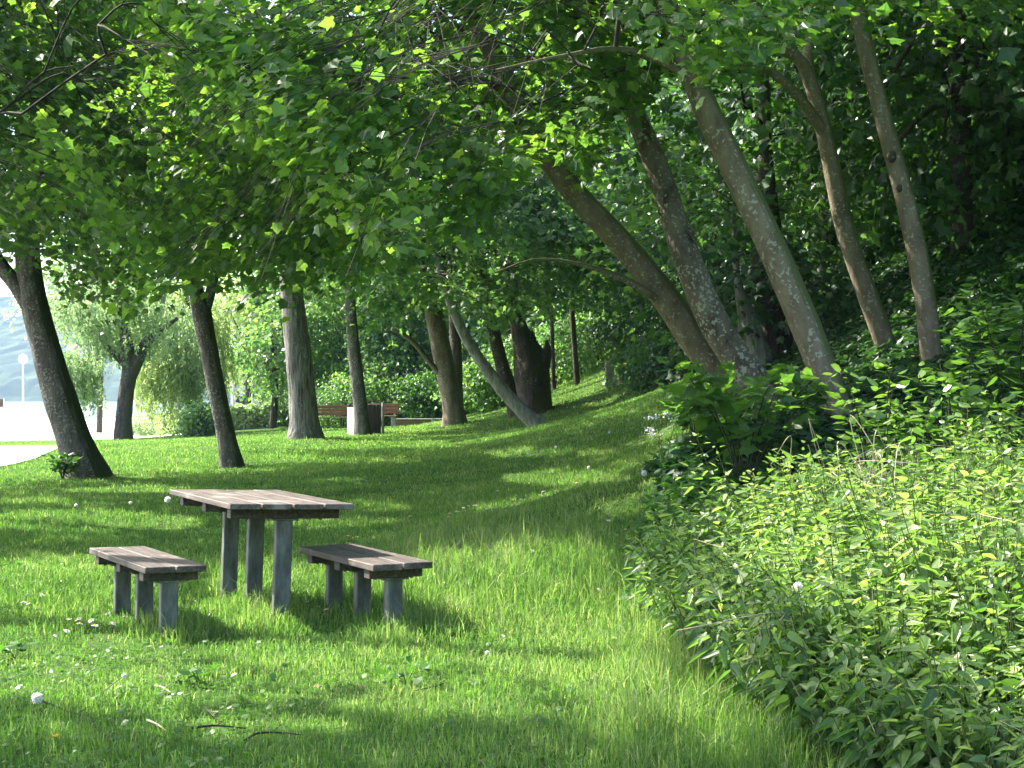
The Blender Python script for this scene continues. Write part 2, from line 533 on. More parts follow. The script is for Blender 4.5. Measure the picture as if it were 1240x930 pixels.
M['bark_maple'] = surf('bark_maple', [(.3, (.06, .052, .046)), (.5, (.12, .105, .095)), (.72, (.20, .18, .165))], (1, 1, .35), 9, .9, .9, 22,
                       bdist=.03, extra=lichen(.555, (.29, .285, .235), ((.05, .062, .02), (.8, .2, .4), .75)))
M['bark_blotched'] = surf('bark_blotched', [(.34, (.035, .028, .02)), (.46, (.13, .105, .078)), (.72, (.24, .20, .15))], (1, 1, .5), 5, .9, .8, 24,
                          bdist=.03, extra=lichen(.53, (.36, .345, .27)))
M['bark_furrowed'] = surf('bark_furrowed', [(.32, (.055, .048, .045)), (.48, (.15, .135, .125)), (.66, (.27, .25, .235))], (1, 1, .12), 16, .95, 1.0, 20,
                          bdist=.06, dist=.4, extra=lichen(.6, (.3, .32, .26)))
M['bark_dark'] = surf('bark_dark', [(.3, (.03, .025, .019)), (.55, (.07, .06, .046)), (.75, (.14, .122, .092))], (1, 1, .3), 10, .95, .9, 24,
                      bdist=.04, extra=lichen(.58, (.2, .2, .16), ((.06, .065, .015), (.6, -.2, .5), .85)))
M['bark_pale'] = surf('bark_pale', [(.3, (.12, .11, .10)), (.5, (.25, .235, .22)), (.72, (.42, .40, .38))], (1, 1, .2), 12, .9, .8, 20, bdist=.04)
M['dead_leaf'] = leaf_mat('dead_leaf', (.16, .11, .06), (.36, .29, .17), tf=.2, trans=(1, 1, 1), rough=.8, spec=.2)
M['twig'] = surf('twig', [(.3, (.022, .018, .014)), (.7, (.055, .046, .036))], (1, 1, 1), 12, .9, 0)
M['dry_stem'] = surf('dry_stem', [(.3, (.28, .22, .14)), (.7, (.5, .43, .31))], (1, 1, 1), 20, .9, 0)
M['green_stem'] = surf('green_stem', [(.3, (.07, .11, .03)), (.7, (.14, .16, .05))], (1, 1, 1), 20, .7, 0)


def plank_extra(t, tc, mp, col):
    n = nd(t, 'ShaderNodeTexNoise'); n.inputs['Scale'].default_value = 5.0; n.inputs['Detail'].default_value = 5
    t.links.new(tc.outputs['Object'], n.inputs[0])
    msk = ramp(t, n.outputs[0], [(.56, (0, 0, 0)), (.66, (1, 1, 1))])
    mx = nd(t, 'ShaderNodeMix', data_type='RGBA'); t.links.new(msk, mx.inputs[0]); t.links.new(col, mx.inputs[6]); mx.inputs[7].default_value = (.20, .17, .15, 1)
    at = nd(t, 'ShaderNodeAttribute', attribute_name='tint')
    hv = nd(t, 'ShaderNodeHueSaturation'); t.links.new(mx.outputs[2], hv.inputs['Color'])
    ma = nd(t, 'ShaderNodeMath', operation='MULTIPLY_ADD'); ma.inputs[1].default_value = .7; ma.inputs[2].default_value = .65
    t.links.new(at.outputs['Fac'], ma.inputs[0]); t.links.new(ma.outputs[0], hv.inputs['Value'])
    return hv.outputs[0]


M['weathered_wood'] = surf('weathered_wood', [(.32, (.035, .025, .02)), (.5, (.085, .064, .053)), (.68, (.15, .12, .102))], (22, 1.2, 22), 2.2, .62, .35, 6, spec=.45, bdist=.006, extra=plank_extra)
M['galvanised'] = surf('galvanised', [(.32, (.068, .069, .062)), (.5, (.125, .127, .117)), (.68, (.22, .222, .208))], (1, 1, .28), 16, .55, .15, 60, spec=.4, metallic=.1, bdist=.003)
M['orange_wood'] = surf('orange_wood', [(.3, (.14, .075, .045)), (.7, (.25, .135, .08))], (1, 8, 8), 2, .6, .15, 8)
M['grey_metal'] = surf('grey_metal', [(.3, (.3, .3, .31)), (.7, (.45, .45, .46))], (1, 1, 1), 8, .5, .05)
M['bin_wood'] = surf('bin_wood', [(.3, (.06, .045, .042)), (.7, (.15, .12, .11))], (14, 14, 1), 3, .8, .3, 6)
M['cap_and_sunlit_board'] = surf('cap_and_sunlit_board', [(.3, (.50, .46, .47)), (.7, (.72, .68, .69))], (14, 14, 1), 3, .7, .2, 6)  # pale edging cap; on the bin side the paleness is painted sunlight
M['stone'] = surf('stone', [(.3, (.22, .22, .21)), (.7, (.45, .45, .44))], (1, 1, 1), 9, .9, .5)
M['white_paint'] = surf('white_paint', [(.3, (.72, .73, .74)), (.7, (.82, .82, .82))], (1, 1, 1), 5, .5, .05)
M['concrete'] = surf('concrete', [(.3, (.44, .43, .44)), (.7, (.60, .59, .60))], (1, 1, 1), 3, .85, .1)
M['shore_gravel'] = surf('shore_gravel', [(.3, (.50, .49, .45)), (.7, (.66, .65, .60))], (1, 1, 1), 1.5, .9, .2)
M['soil'] = surf('soil', [(.3, (.09, .08, .045)), (.7, (.17, .145, .09))], (1, 1, 1), 5, .95, .5)
M['roof'] = surf('roof', [(.3, (.2, .2, .22)), (.7, (.32, .31, .33))], (1, 1, 1), 6, .8, .2)
M['wall_pale'] = surf('wall_pale', [(.3, (.42, .47, .56)), (.7, (.55, .6, .68))], (1, 1, 1), 4, .8, .05)
M['dark_glass'] = surf('dark_glass', [(.3, (.03, .035, .04)), (.7, (.06, .07, .08))], (1, 1, 1), 2, .1, 0, spec=.6)
M['globe'] = surf('globe', [(.3, (.78, .78, .76)), (.7, (.84, .84, .82))], (1, 1, 1), 2, .25, 0, spec=.5)
M['seed'] = leaf_mat('seed', (.85, .85, .83), (.9, .9, .9), tf=.6, trans=(1, 1, 1), rough=.8, spec=.1)
M['petal'] = leaf_mat('petal', (.75, .75, .76), (.85, .85, .85), tf=.35, trans=(1, 1, 1), rough=.7, spec=.2)
M['yellow'] = leaf_mat('yellow', (.75, .48, .02), (.85, .6, .03), tf=.3, trans=(1, 1, 1), rough=.7, spec=.2)
M['brown_paint'] = surf('brown_paint', [(.3, (.09, .06, .05)), (.7, (.14, .1, .08))], (1, 1, 1), 5, .5, 0)

# lawn soil between the blades
m, t = nt('lawn_soil')
tc = nd(t, 'ShaderNodeTexCoord')
n1 = nd(t, 'ShaderNodeTexNoise'); n1.inputs['Scale'].default_value = .9; n1.inputs['Detail'].default_value = 8
n2 = nd(t, 'ShaderNodeTexNoise'); n2.inputs['Scale'].default_value = 24; n2.inputs['Detail'].default_value = 6
t.links.new(tc.outputs['Object'], n1.inputs[0]); t.links.new(tc.outputs['Object'], n2.inputs[0])
c1 = ramp(t, n2.outputs[0], [(.3, (.028, .058, .012)), (.55, (.05, .10, .018)), (.78, (.12, .12, .045))])
c2 = ramp(t, n1.outputs[0], [(.62, (0, 0, 0)), (.75, (1, 1, 1))])
mx = nd(t, 'ShaderNodeMix', data_type='RGBA'); t.links.new(c2, mx.inputs[0]); t.links.new(c1, mx.inputs[6]); mx.inputs[7].default_value = (.075, .07, .03, 1)
p = nd(t, 'ShaderNodeBsdfPrincipled'); p.inputs['Roughness'].default_value = .95; p.inputs['Specular IOR Level'].default_value = .1
t.links.new(mx.outputs[2], p.inputs['Base Color'])
b = nd(t, 'ShaderNodeBump'); b.inputs['Strength'].default_value = .8; b.inputs['Distance'].default_value = .03
t.links.new(n2.outputs[0], b.inputs['Height']); t.links.new(b.outputs[0], p.inputs['Normal'])
o = nd(t, 'ShaderNodeOutputMaterial'); t.links.new(p.outputs[0], o.inputs[0])
M['lawn_soil'] = m

m, t = nt('lake_water')
p = nd(t, 'ShaderNodeBsdfPrincipled'); p.inputs['Base Color'].default_value = (.05, .08, .09, 1); p.inputs['Roughness'].default_value = .22
n = nd(t, 'ShaderNodeTexNoise'); n.inputs['Scale'].default_value = 1.2; n.inputs['Detail'].default_value = 5
tc = nd(t, 'ShaderNodeTexCoord'); t.links.new(tc.outputs['Object'], n.inputs[0])
b = nd(t, 'ShaderNodeBump'); b.inputs['Strength'].default_value = .9; b.inputs['Distance'].default_value = .25
t.links.new(n.outputs[0], b.inputs['Height']); t.links.new(b.outputs[0], p.inputs['Normal'])
o = nd(t, 'ShaderNodeOutputMaterial'); t.links.new(p.outputs[0], o.inputs[0])
M['lake_water'] = m

M['far_forest'] = surf('far_forest', [(.3, (.02, .045, .02)), (.7, (.06, .10, .035))], (1, 1, 1), .06, .95, 0)

# ------------------------------------------------------------------ setting
mb = MB()
ny, nx = _GX.shape
idx = np.arange(nx * ny).reshape(ny, nx)
mb.add(np.stack([_GX, _GY, _GZ], -1).reshape(-1, 3), np.stack([idx[:-1, :-1], idx[:-1, 1:], idx[1:, 1:], idx[1:, :-1]], -1).reshape(-1, 4), 0, smooth=True)
tag(mb.build('ground', M['lawn_soil']), kind='structure')

mb = MB()
mb.add([(-1200, 96, -.38), (60, 96, -.38), (60, 1500, -.38), (-1200, 1500, -.38)], [[0, 1, 2, 3]])
tag(mb.build('lake', M['lake_water']), kind='structure')

# hills over the lake
hx = np.linspace(-950, 320, 220); hy = np.linspace(880, 1350, 70)
X, Y = np.meshgrid(hx, hy)
ridge = np.clip((Y - 885) / 240, 0, 1) ** .7
Z = -1 + ridge * (70 + 9 * fnoise(X * .004, Y * .004, 3)) + ridge ** .3 * 8 * fnoise(X * .11, Y * .11, 8)
mb = MB(); idx = np.arange(X.size).reshape(X.shape)
mb.add(np.stack([X, Y, Z], -1).reshape(-1, 3), np.stack([idx[:-1, :-1], idx[:-1, 1:], idx[1:, 1:], idx[1:, :-1]], -1).reshape(-1, 4))
tag(mb.build('hills', M['far_forest']), kind='structure')


def strip(name, L, Rr, mat, lift=.03, cross=8):
    L = catmull(L, 10); Rr = catmull(Rr, 10)
    s = np.linspace(0, 1, cross)[None, :, None]
    P = L[:, None] * (1 - s) + Rr[:, None] * s
    z = terr(P[..., 0], P[..., 1]) + lift
    V = np.concatenate([P, z[..., None]], -1)
    idx = np.arange(P.shape[0] * cross).reshape(P.shape[:2])
    mb = MB(); mb.add(V.reshape(-1, 3), np.stack([idx[:-1, :-1], idx[:-1, 1:], idx[1:, 1:], idx[1:, :-1]], -1).reshape(-1, 4))
    return tag(mb.build(name, mat), kind='structure')


strip('path', [(-14.5, 8), (-13.2, 20), (-12.4, 29), (-13.2, 36), (-15.5, 41), (-22, 45.5), (-40, 50)],
      [(-10.8, 8), (-10.6, 20), (-10.35, 30), (-11.0, 35), (-12.2, 39.6), (-15, 43.5), (-40, 55)][:6] + [(-40, 56)], M['concrete'])
strip('promenade', [(-60, 60), (-30, 57), (-17, 56), (-10, 62)], [(-60, 103), (-30, 103), (-17, 102), (-8, 96)], M['shore_gravel'], cross=20)

# ------------------------------------------------------------------ trees
LOW = np.array([(-400, 330), (0, 318), (30, 305), (60, 345), (110, 372), (150, 378), (200, 362), (240, 340), (280, 352), (310, 350), (360, 345), (420, 330), (480, 315),
                (560, 290), (610, 240), (650, 165), (690, 205), (735, 185), (765, 120), (810, 75), (850, 105), (880, 100), (930, 55), (1000, 30), (1040, 26), (1090, 22), (1160, 60), (1240, 40), (1700, 40)], float)


def low_cull(extra=0.0, jit=14):
    def f(p):
        px, py = proj(p)
        return (py < np.interp(px, LOW[:, 0], LOW[:, 1]) + extra + 9 * np.sin(px * .09) + jit * rng.normal(size=len(px))) | (p[:, 1] < 1)
    return f


def trunk_path(pts):
    P = np.array([W(a, b, c) for a, b, c, w in pts]); r = np.array([w / F * c / 2 for a, b, c, w in pts]) * .93
    C = catmull(np.c_[P, r], 7)
    return C[:, :3], np.maximum(C[:, 3], .01)


def trunk_tube(mb, P, r, k=22, flare=.45, seed=0, rough=.05, mat=0, ivy=0):
    h = np.concatenate([[0], np.cumsum(np.linalg.norm(np.diff(P, axis=0), axis=1))])
    # resample evenly
    n = max(8, int(h[-1] / .16))
    hh = np.linspace(0, h[-1], n)
    P = np.stack([np.interp(hh, h, P[:, i]) for i in range(3)], 1); r = np.interp(hh, h, r)
    th = np.linspace(0, 2 * np.pi, k, endpoint=False)
    cx, sx = np.cos(th) * 1.5, np.sin(th) * 1.5
    nz = fnoise(cx[None] + seed * 7.3, sx[None] + hh[:, None] * .9, seed) - .5
    nz += .5 * (fnoise(cx[None] * 2.4 + seed, sx[None] * 2.4 + hh[:, None] * 2.6, seed + 9) - .5)
    bump = 1 + rough * 3.2 * nz
    fl = np.exp(-hh / .28)[:, None]
    bump += .38 * flare * fl * (1 + .55 * np.cos(th * 5 + seed)[None] + .3 * np.cos(th * 3 + 2 * seed)[None])
    tube(mb, P, r, k, mat, bump=bump)
    return P, r


class Net:
    """branches that reach from a trunk to the twigs"""
    def __init__(s, P, r):
        s.end = []; s.p = list(P); s.par = [-1] + list(range(len(P) - 1)); s.r0 = list(r); s.nt = len(P); s.cnt = [0] * len(P); s.seg = []

    def reach(s, targets, minh=.35):
        order = np.argsort(np.linalg.norm(targets - np.asarray(s.p)[s.nt // 2], axis=1))
        dirs = np.zeros_like(targets); last = np.zeros(len(targets), int)
        hub = np.asarray(s.p)[s.nt // 2]
        lo = int(s.nt * minh)
        for q in order:
            tg = targets[q]
            A = np.asarray(s.p)
            d = np.linalg.norm(A - tg, axis=1)
            d = d + 1.2 * np.maximum(0, A[:, 2] - tg[2] - .4)
            d[:lo] = 1e9
            dm = np.linalg.norm(A - hub, axis=1); dm[:s.nt] = 0
            d = np.where(dm > np.linalg.norm(tg - hub) - .25, d + 50, d)
            j = int(np.argmin(d))
            a = A[j]
            L = np.linalg.norm(tg - a)
            n = max(2, int(L / .45))
            tt = np.linspace(0, 1, n + 1)[1:]
            side = rng.normal(size=3) * .08 * L
            pts = a + (tg - a) * tt[:, None] + np.outer(np.sin(tt * np.pi), side + np.array([0, 0, .13 * L])) + rng.normal(size=(n, 3)) * .012 * L
            pts[-1] = tg
            prev = j; ids = [j]
            for c in pts:
                s.p.append(c); s.par.append(prev); s.r0.append(0); s.cnt.append(0)
                prev = len(s.p) - 1; ids.append(prev)
            s.seg.append(ids); s.end.append(prev); last[q] = prev
            dirs[q] = unit(pts[-1] - (pts[-2] if n > 1 else a))
        s.last = last
        return dirs

    def alive(s, q):
        prev = q
        while prev >= s.nt:
            s.cnt[prev] += 1; prev = s.par[prev]

    def tubes(s, mb, mat, base=.005, cull=None, k=5):
        for ids in s.seg:
            while len(ids) > 1 and s.cnt[ids[-1]] == 0:
                ids = ids[:-1]
            if len(ids) < 2:
                continue
            P = np.array([s.p[i] for i in ids])
            c = np.array([s.cnt[i] for i in ids[1:]], float)
            r = base * np.maximum(c, 1) ** .5
            r = np.concatenate([[min(r[0] * 1.05, s.r0[ids[0]] if ids[0] < s.nt and s.r0[ids[0]] > 0 else r[0])], r])
            if cull is not None and r[0] < .03:
                ok = cull(P)
                if not ok.all():
                    nn = int(np.argmin(ok))
                    if nn < 2:
                        continue
                    P = P[:nn]; r = r[:nn]
            if len(P) > 2:
                C = catmull(np.c_[P, r], 3); P, r = C[:, :3], np.maximum(C[:, 3], .002)
            tube(mb, P, r, 7 if r[0] > .05 else k, mat, cap=False)


def ell(c, rad, n, shell=.35):
    v = rnd_unit(n); q = shell + (1 - shell) * rng.random(n) ** .6
    return np.asarray(c) + v * q[:, None] * np.asarray(rad)


def big_tree(label, paths, crowns, bark, leafm, nleaf=80, size=.13, kind='maple', cull=None, group=None, flare=.45, seed=0, name='maple_tree',
             spray=(1.3, 2.2), rough=.05, droop=.25, flat=.35, carve_it=True, k=22, minh=.35, base=.0045):
    """paths: the trunk and its main limbs, crowns: (centre, radii, number of sprays[, leaf size factor])"""
    tmb = MB(); P0 = None; nets = []
    for i, pts in enumerate(paths):
        P, r = trunk_path(pts) if not isinstance(pts, tuple) else pts
        if i == 0:
            P = P.copy(); P[0, 2] = float(terr(P[0, 0], P[0, 1])) - .12
            root = P[0] + np.array([0, 0, .12])
        P, r = trunk_tube(tmb, P, r, k if i == 0 else 14, flare if i == 0 else 0, seed + i, rough)
        nets.append((P, r))
    e = thing(name, label, 'tree', root, group)
    allP = np.concatenate([a for a, _ in nets]); allR = np.concatenate([b for _, b in nets])
    net = Net(allP, allR)
    cmb = MB()
    for c in crowns:
        tg = ell(c[0], c[1], c[2])
        if c[2] > 60 and len(c) == 3:
            ctr = ell(c[0], c[1], c[2] // 7)
            nn_ = np.argmin(((tg[:, None] - ctr[None]) ** 2).sum(-1), 1)
            tg = tg + .30 * (ctr[nn_] - tg)
        tg = tg[tg[:, 2] > terr(tg[:, 0], tg[:, 1]) + 1.2]
        if cull is not None:
            tg = tg[cull(tg)]
        if len(tg) == 0:
            continue
        d = net.reach(tg, minh)
        d = unit(d * np.array([1, 1, .35]) + .35 * rnd_unit(len(tg)) * np.array([1, 1, .3]))
        sf = c[3] if len(c) > 3 else 1.0
        lv = sprays(cmb, tg, d, rng.uniform(*spray, len(tg)), max(12, int(nleaf / sf ** 1.6)), size * sf, kind, 0, flat, droop, cull, do_carve=carve_it, twig=1)
        for q, ok in zip(net.last, lv):
            if ok:
                net.alive(q)
    net.tubes(cmb, 1, base, cull)
    tmb.build('trunk', bark, e, root)
    cmb.build('crown', [leafm, M['twig']], e, root)
    return e


G_LAWN = 'maples standing on the lawn'
G_SLOPE = 'slender leaning trees on the bank'
G_WOOD = 'woodland trees behind the lawn'

big_tree('thick dark grey forking trunk leaning over a fern tuft beside the concrete path',
         [[(106, 578, 27, 58), (92, 540, 27, 46), (72, 480, 27, 42), (55, 420, 27, 37), (40, 360, 27, 34), (33, 300, 27, 32), (36, 220, 26.5, 26), (50, 110, 26, 20), (70, -60, 26, 12), (80, -220, 26, 5)],
          [(44, 385, 27, 24), (20, 345, 27, 22), (-5, 312, 27, 19), (-50, 220, 27, 15), (-80, 80, 27, 8)]],
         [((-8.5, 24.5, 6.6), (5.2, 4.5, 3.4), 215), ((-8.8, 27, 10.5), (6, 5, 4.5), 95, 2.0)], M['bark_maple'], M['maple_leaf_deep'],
         cull=low_cull(), group=G_LAWN, seed=1, size=.115, nleaf=135, droop=.42, flat=.28)
big_tree('slim dark trunk with a V fork standing on the lawn behind the picnic table',
         [[(281, 567, 30, 31), (274, 530, 30, 25), (262, 470, 30, 23), (250, 410, 30, 24), (243, 372, 30, 25), (232, 330, 30, 15), (222, 260, 29.5, 12), (215, 130, 29, 8), (215, -30, 29, 4)],
          [(246, 385, 30, 15), (257, 345, 30, 13), (268, 280, 30, 11), (290, 150, 30, 7), (300, 0, 30, 4)],
          [(262, 310, 29.6, 9), (310, 240, 27.5, 7), (370, 165, 26, 5), (415, 100, 25, 3)]],
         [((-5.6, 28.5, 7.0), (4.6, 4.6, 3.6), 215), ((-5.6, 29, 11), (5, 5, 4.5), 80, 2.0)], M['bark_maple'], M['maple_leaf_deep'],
         cull=low_cull(), group=G_LAWN, seed=2, size=.115, nleaf=135, droop=.42, flat=.28)

# trees with trunks outside the picture: two hang in, one unseen, added for shade
for (bx, by, cs, sd, lab) in [
        (-9.6, 12.5, [((-5.8, 14.5, 5.9), (4.2, 3.2, 2.2), 190), ((-6.4, 13.5, 8.8), (5.4, 4.6, 2.8), 105, 2.0)], 21, 'maple boughs hanging with bright leaves above the thick dark forking trunk'),
        (-11.0, 20, [((-7.6, 19.5, 6.8), (4.4, 3.6, 2.8), 185), ((-8.4, 19.5, 9.6), (5.4, 4.6, 3.2), 95, 2.0)], 22, 'dark leafy maple boughs hanging just behind the bright-leaved boughs'),
        (-8.5, 6.5, [((-6.6, 7.5, 8.6), (5, 4.2, 2.8), 105, 2.0)], 23, 'unseen overhead maple crown added to shade the near lawn')]:
    z0 = float(terr(bx, by))
    hp = np.array([(bx, by, z0 - .1), (bx + .1, by, z0 + 2), (bx + .4, by + .1, z0 + 4), (bx + 1.0, by + .2, z0 + 6), (bx + 1.6, by + .3, z0 + 8.5), (bx + 1.9, by + .4, z0 + 11)])
    C = catmull(np.c_[hp, [.26, .22, .2, .17, .11, .03]], 6)
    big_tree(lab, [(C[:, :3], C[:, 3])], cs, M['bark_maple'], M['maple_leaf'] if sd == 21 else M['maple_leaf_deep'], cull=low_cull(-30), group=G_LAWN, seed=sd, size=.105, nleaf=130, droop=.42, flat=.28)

# the leaning trees of the bank
big_tree('leaning brown trunk that crosses behind the lichen-spotted one and rises furthest over the lawn',
         [[(962, 522, 17, 46), (900, 478, 17, 40), (850, 424, 17, 38), (800, 352, 17, 36), (745, 286, 17, 34), (700, 238, 17, 31), (655, 178, 17, 29), (610, 90, 17, 26), (568, 5, 17, 24), (520, -110, 17, 18), (480, -240, 17, 8)],
          [(620, 108, 16.5, 13), (540, 95, 15.5, 9), (470, 130, 14.8, 6), (405, 175, 14.2, 3)],
          [(578, 25, 16.6, 12), (500, 60, 15.4, 8), (430, 105, 14.6, 3)],
          [(812, 372, 17, 13), (760, 340, 16.7, 9), (710, 322, 16.4, 6), (650, 314, 16, 3.5), (600, 330, 15.6, 1.5)]],
         [((-.6, 15.6, 4.7), (3.0, 2.6, 1.7), 175), ((-2.2, 16.5, 7.4), (3.8, 3.6, 2.0), 36, 1.5)], M['bark_smooth'], M['maple_leaf'],
         cull=low_cull(), group=G_SLOPE, seed=3, size=.105, nleaf=115, droop=.42, flat=.28, flare=.3)
big_tree('lichen-spotted leaning trunk with dark blotches, standing between two smoother leaning trunks',
         [[(945, 500, 16.4, 46), (905, 452, 16.4, 42), (870, 400, 16.4, 40), (838, 330, 16.4, 36), (815, 262, 16.5, 33), (795, 200, 16.6, 31), (760, 120, 16.8, 27), (712, 25, 17, 24), (660, -100, 17, 18), (630, -220, 17, 8)],
          ],
         [((.2, 15.8, 5.2), (2.4, 2.6, 1.5), 110), ((-.4, 17, 8.0), (3.4, 3.6, 2.0), 30, 1.5)], M['bark_blotched'], M['maple_leaf'],
         cull=low_cull(), group=G_SLOPE, seed=4, size=.105, nleaf=110, droop=.42, flat=.28, flare=.25)
big_tree('smooth grey leaning trunk with pale lichen rising behind the sunlit nettles',
         [[(1024, 522, 14, 42), (1008, 480, 14, 38), (978, 400, 14, 39), (935, 300, 14, 38), (890, 205, 14, 37), (850, 120, 14, 34), (825, 50, 14, 30), (803, -10, 14, 26), (770, -120, 14, 18), (740, -240, 14, 8)],
          [(840, 95, 14, 11), (760, 60, 13.6, 8), (680, 68, 13.2, 5), (600, 85, 12.9, 2.5)]],
         [((.2, 13.4, 4.6), (2.4, 2.0, 1.3), 90), ((1.0, 14, 7.4), (3.2, 3.2, 2.2), 30, 1.5)], M['bark_smooth'], M['maple_leaf'],
         cull=low_cull(), group=G_SLOPE, seed=5, size=.10, nleaf=110, droop=.42, flat=.28, flare=.2)
big_tree('brown trunk forking halfway up into two crooked limbs between two smoother trunks',
         [[(1086, 440, 18, 27), (1072, 415, 18, 26), (1048, 350, 18, 26), (1024, 280, 18, 25), (1010, 215, 18, 24), (1000, 170, 18, 22), (985, 110, 18, 19), (965, 68, 18, 15), (930, 55, 18, 12), (880, 0, 18, 9), (840, -100, 18, 5)],
          [(1000, 165, 18, 17), (970, 120, 17.8, 13), (930, 85, 17.7, 10), (880, 78, 17.6, 7)],
          [(985, 110, 18, 16), (978, 70, 18.2, 14), (985, 20, 18.3, 13), (990, -80, 18.4, 9), (990, -200, 18.4, 5)]],
         [((3.0, 18, 8.6), (3.2, 3.2, 2.2), 50, 1.5)], M['bark_smooth'], M['maple_leaf'], cull=low_cull(), group=G_SLOPE, seed=6, size=.105, nleaf=95, droop=.42, flat=.28, flare=.2)
big_tree('tallest straight slender grey trunk with a knot, nearest the thicket',
         [[(1133, 468, 16, 31), (1128, 440, 16, 27), (1124, 390, 16, 27), (1112, 310, 16, 27), (1093, 230, 16, 25), (1074, 160, 16, 23), (1056, 90, 16, 22), (1040, 20, 16, 21), (1028, -60, 16, 18), (1015, -200, 16, 11), (1010, -320, 16, 5)]],
         [((3.6, 16, 8.6), (3.2, 3.4, 2.4), 55, 1.5), ((3.9, 15.4, 5.9), (.9, .9, .3), 8)], M['bark_smooth'], M['maple_leaf'], cull=low_cull(), group=G_SLOPE, seed=7, size=.105, nleaf=95, droop=.42, flat=.28, flare=.15)


e = [o for o in bpy.data.objects if o.get('label', '').startswith('tallest straight slender')][0]
for kx, ky, kr in ((1080, 190, .052), (1089, 228, .034)):
    q = W(kx, ky, 15.91) - np.array(e.location)
    n_, m_ = 18, 9
    th = np.linspace(0, np.pi, m_ + 1); ph = np.linspace(0, 2 * np.pi, n_, endpoint=False)
    V = np.stack([np.sin(th)[:, None] * np.cos(ph)[None], .7 * np.sin(th)[:, None] * np.sin(ph)[None], 1.25 * np.cos(th)[:, None] * np.ones(n_)[None]], -1).reshape(-1, 3)
    V = V * kr * (.85 + .3 * vnoise(V[:, 0] * 3 + 9, V[:, 2] * 3 + 5, 3))[:, None] + q
    a_ = (np.arange(m_)[:, None] * n_ + np.arange(n_)[None]).ravel(); b_ = (np.arange(m_)[:, None] * n_ + (np.arange(n_)[None] + 1) % n_).ravel()
    kb = MB(); kb.add(V, np.stack([a_, a_ + n_, b_ + n_, b_], 1), 0, smooth=True); kb.build('knot', M['bark_dark'], e)

# mid-lawn trees
LOW2 = np.array([(0, 400), (300, 400), (340, 395), (400, 402), (440, 425), (470, 430), (520, 370), (560, 385), (600, 400), (640, 380), (700, 372), (760, 395), (830, 430)], float)


def cull2(p):
    px, py = proj(p)
    return py < np.interp(px, LOW2[:, 0], LOW2[:, 1]) + 10 * rng.normal(size=len(px))


big_tree('thickest upright trunk with deep furrowed grey bark on the far lawn',
         [[(369, 532, 38, 46), (368, 510, 38, 39), (365, 470, 38, 35), (360, 420, 38, 33), (354, 360, 38, 29), (350, 280, 38, 26), (345, 160, 38, 20), (345, 0, 38, 12), (345, -150, 38, 5)]],
         [((-5.2, 37, 7.4), (4.2, 4, 3.6), 170), ((-5.2, 38, 12), (5, 5, 4), 60, 2)], M['bark_furrowed'], M['wood_leaf'], cull=cull2, group=G_LAWN, seed=8, size=.17, nleaf=90, kind='maple_mid', flare=.35, rough=.07, name='broadleaf_tree')
big_tree('narrow trunk rising directly in front of the dark wooden waste bin',
         [[(439, 528, 43.6, 24), (437, 500, 43.6, 19), (433, 460, 43.6, 17), (428, 420, 43.6, 16), (424, 360, 43.6, 14), (420, 260, 43.6, 11), (418, 100, 43.6, 6)]],
         [((-4.6, 42.6, 7.4), (3.4, 3.4, 3.4), 140)], M['bark_maple'], M['wood_leaf'], cull=cull2, group=G_LAWN, seed=9, size=.18, nleaf=90, kind='maple_mid', flare=.3, name='broadleaf_tree')
big_tree('smooth brown trunk with one thin low branch, at the end of the orange timber edging',
         [[(552, 517, 46, 34), (548, 490, 46, 27), (540, 450, 46, 26), (530, 400, 46, 24), (522, 360, 46, 22), (515, 290, 46, 18), (510, 150, 46, 12), (505, 0, 46, 5)],
          [(543, 465, 46, 8), (520, 438, 45.8, 7), (498, 412, 45.6, 6), (474, 398, 45.4, 4)]],
         [((-2.6, 44.6, 7.2), (4.2, 3.6, 3.4), 170), ((-2.6, 45, 11), (5, 4, 3), 50, 2)], M['bark_smooth'], M['wood_leaf'], cull=cull2, group=G_WOOD, seed=10, size=.18, nleaf=90, kind='maple_mid', flare=.25, name='broadleaf_tree')
big_tree('dark thin trunk tucked close behind the smooth brown one at the timber edging',
         [[(553, 512, 48, 18), (553, 470, 48, 16), (552, 420, 48, 15), (548, 350, 48, 13), (545, 250, 48, 9), (540, 120, 48, 4)]],
         [((-1.8, 48, 7.4), (3.4, 3, 3), 90)], M['bark_dark'], M['wood_leaf'], cull=cull2, group=G_WOOD, seed=11, size=.19, nleaf=90, kind='maple_mid', name='broadleaf_tree')
big_tree('thin pale trunk leaning sharply over the far lawn towards the benches',
         [[(656, 519, 40, 24), (640, 505, 40, 20), (615, 480, 40, 17), (590, 448, 40, 15), (566, 412, 40, 14), (548, 374, 40, 12), (530, 320, 40, 10), (515, 240, 40, 7), (505, 140, 40, 3)]],
         [((-1.6, 39.4, 6.4), (3.2, 3, 2.4), 120)], M['bark_pale'], M['wood_leaf'], cull=cull2, group=G_WOOD, seed=12, size=.17, nleaf=90, kind='maple_mid', flare=.5, name='broadleaf_tree')
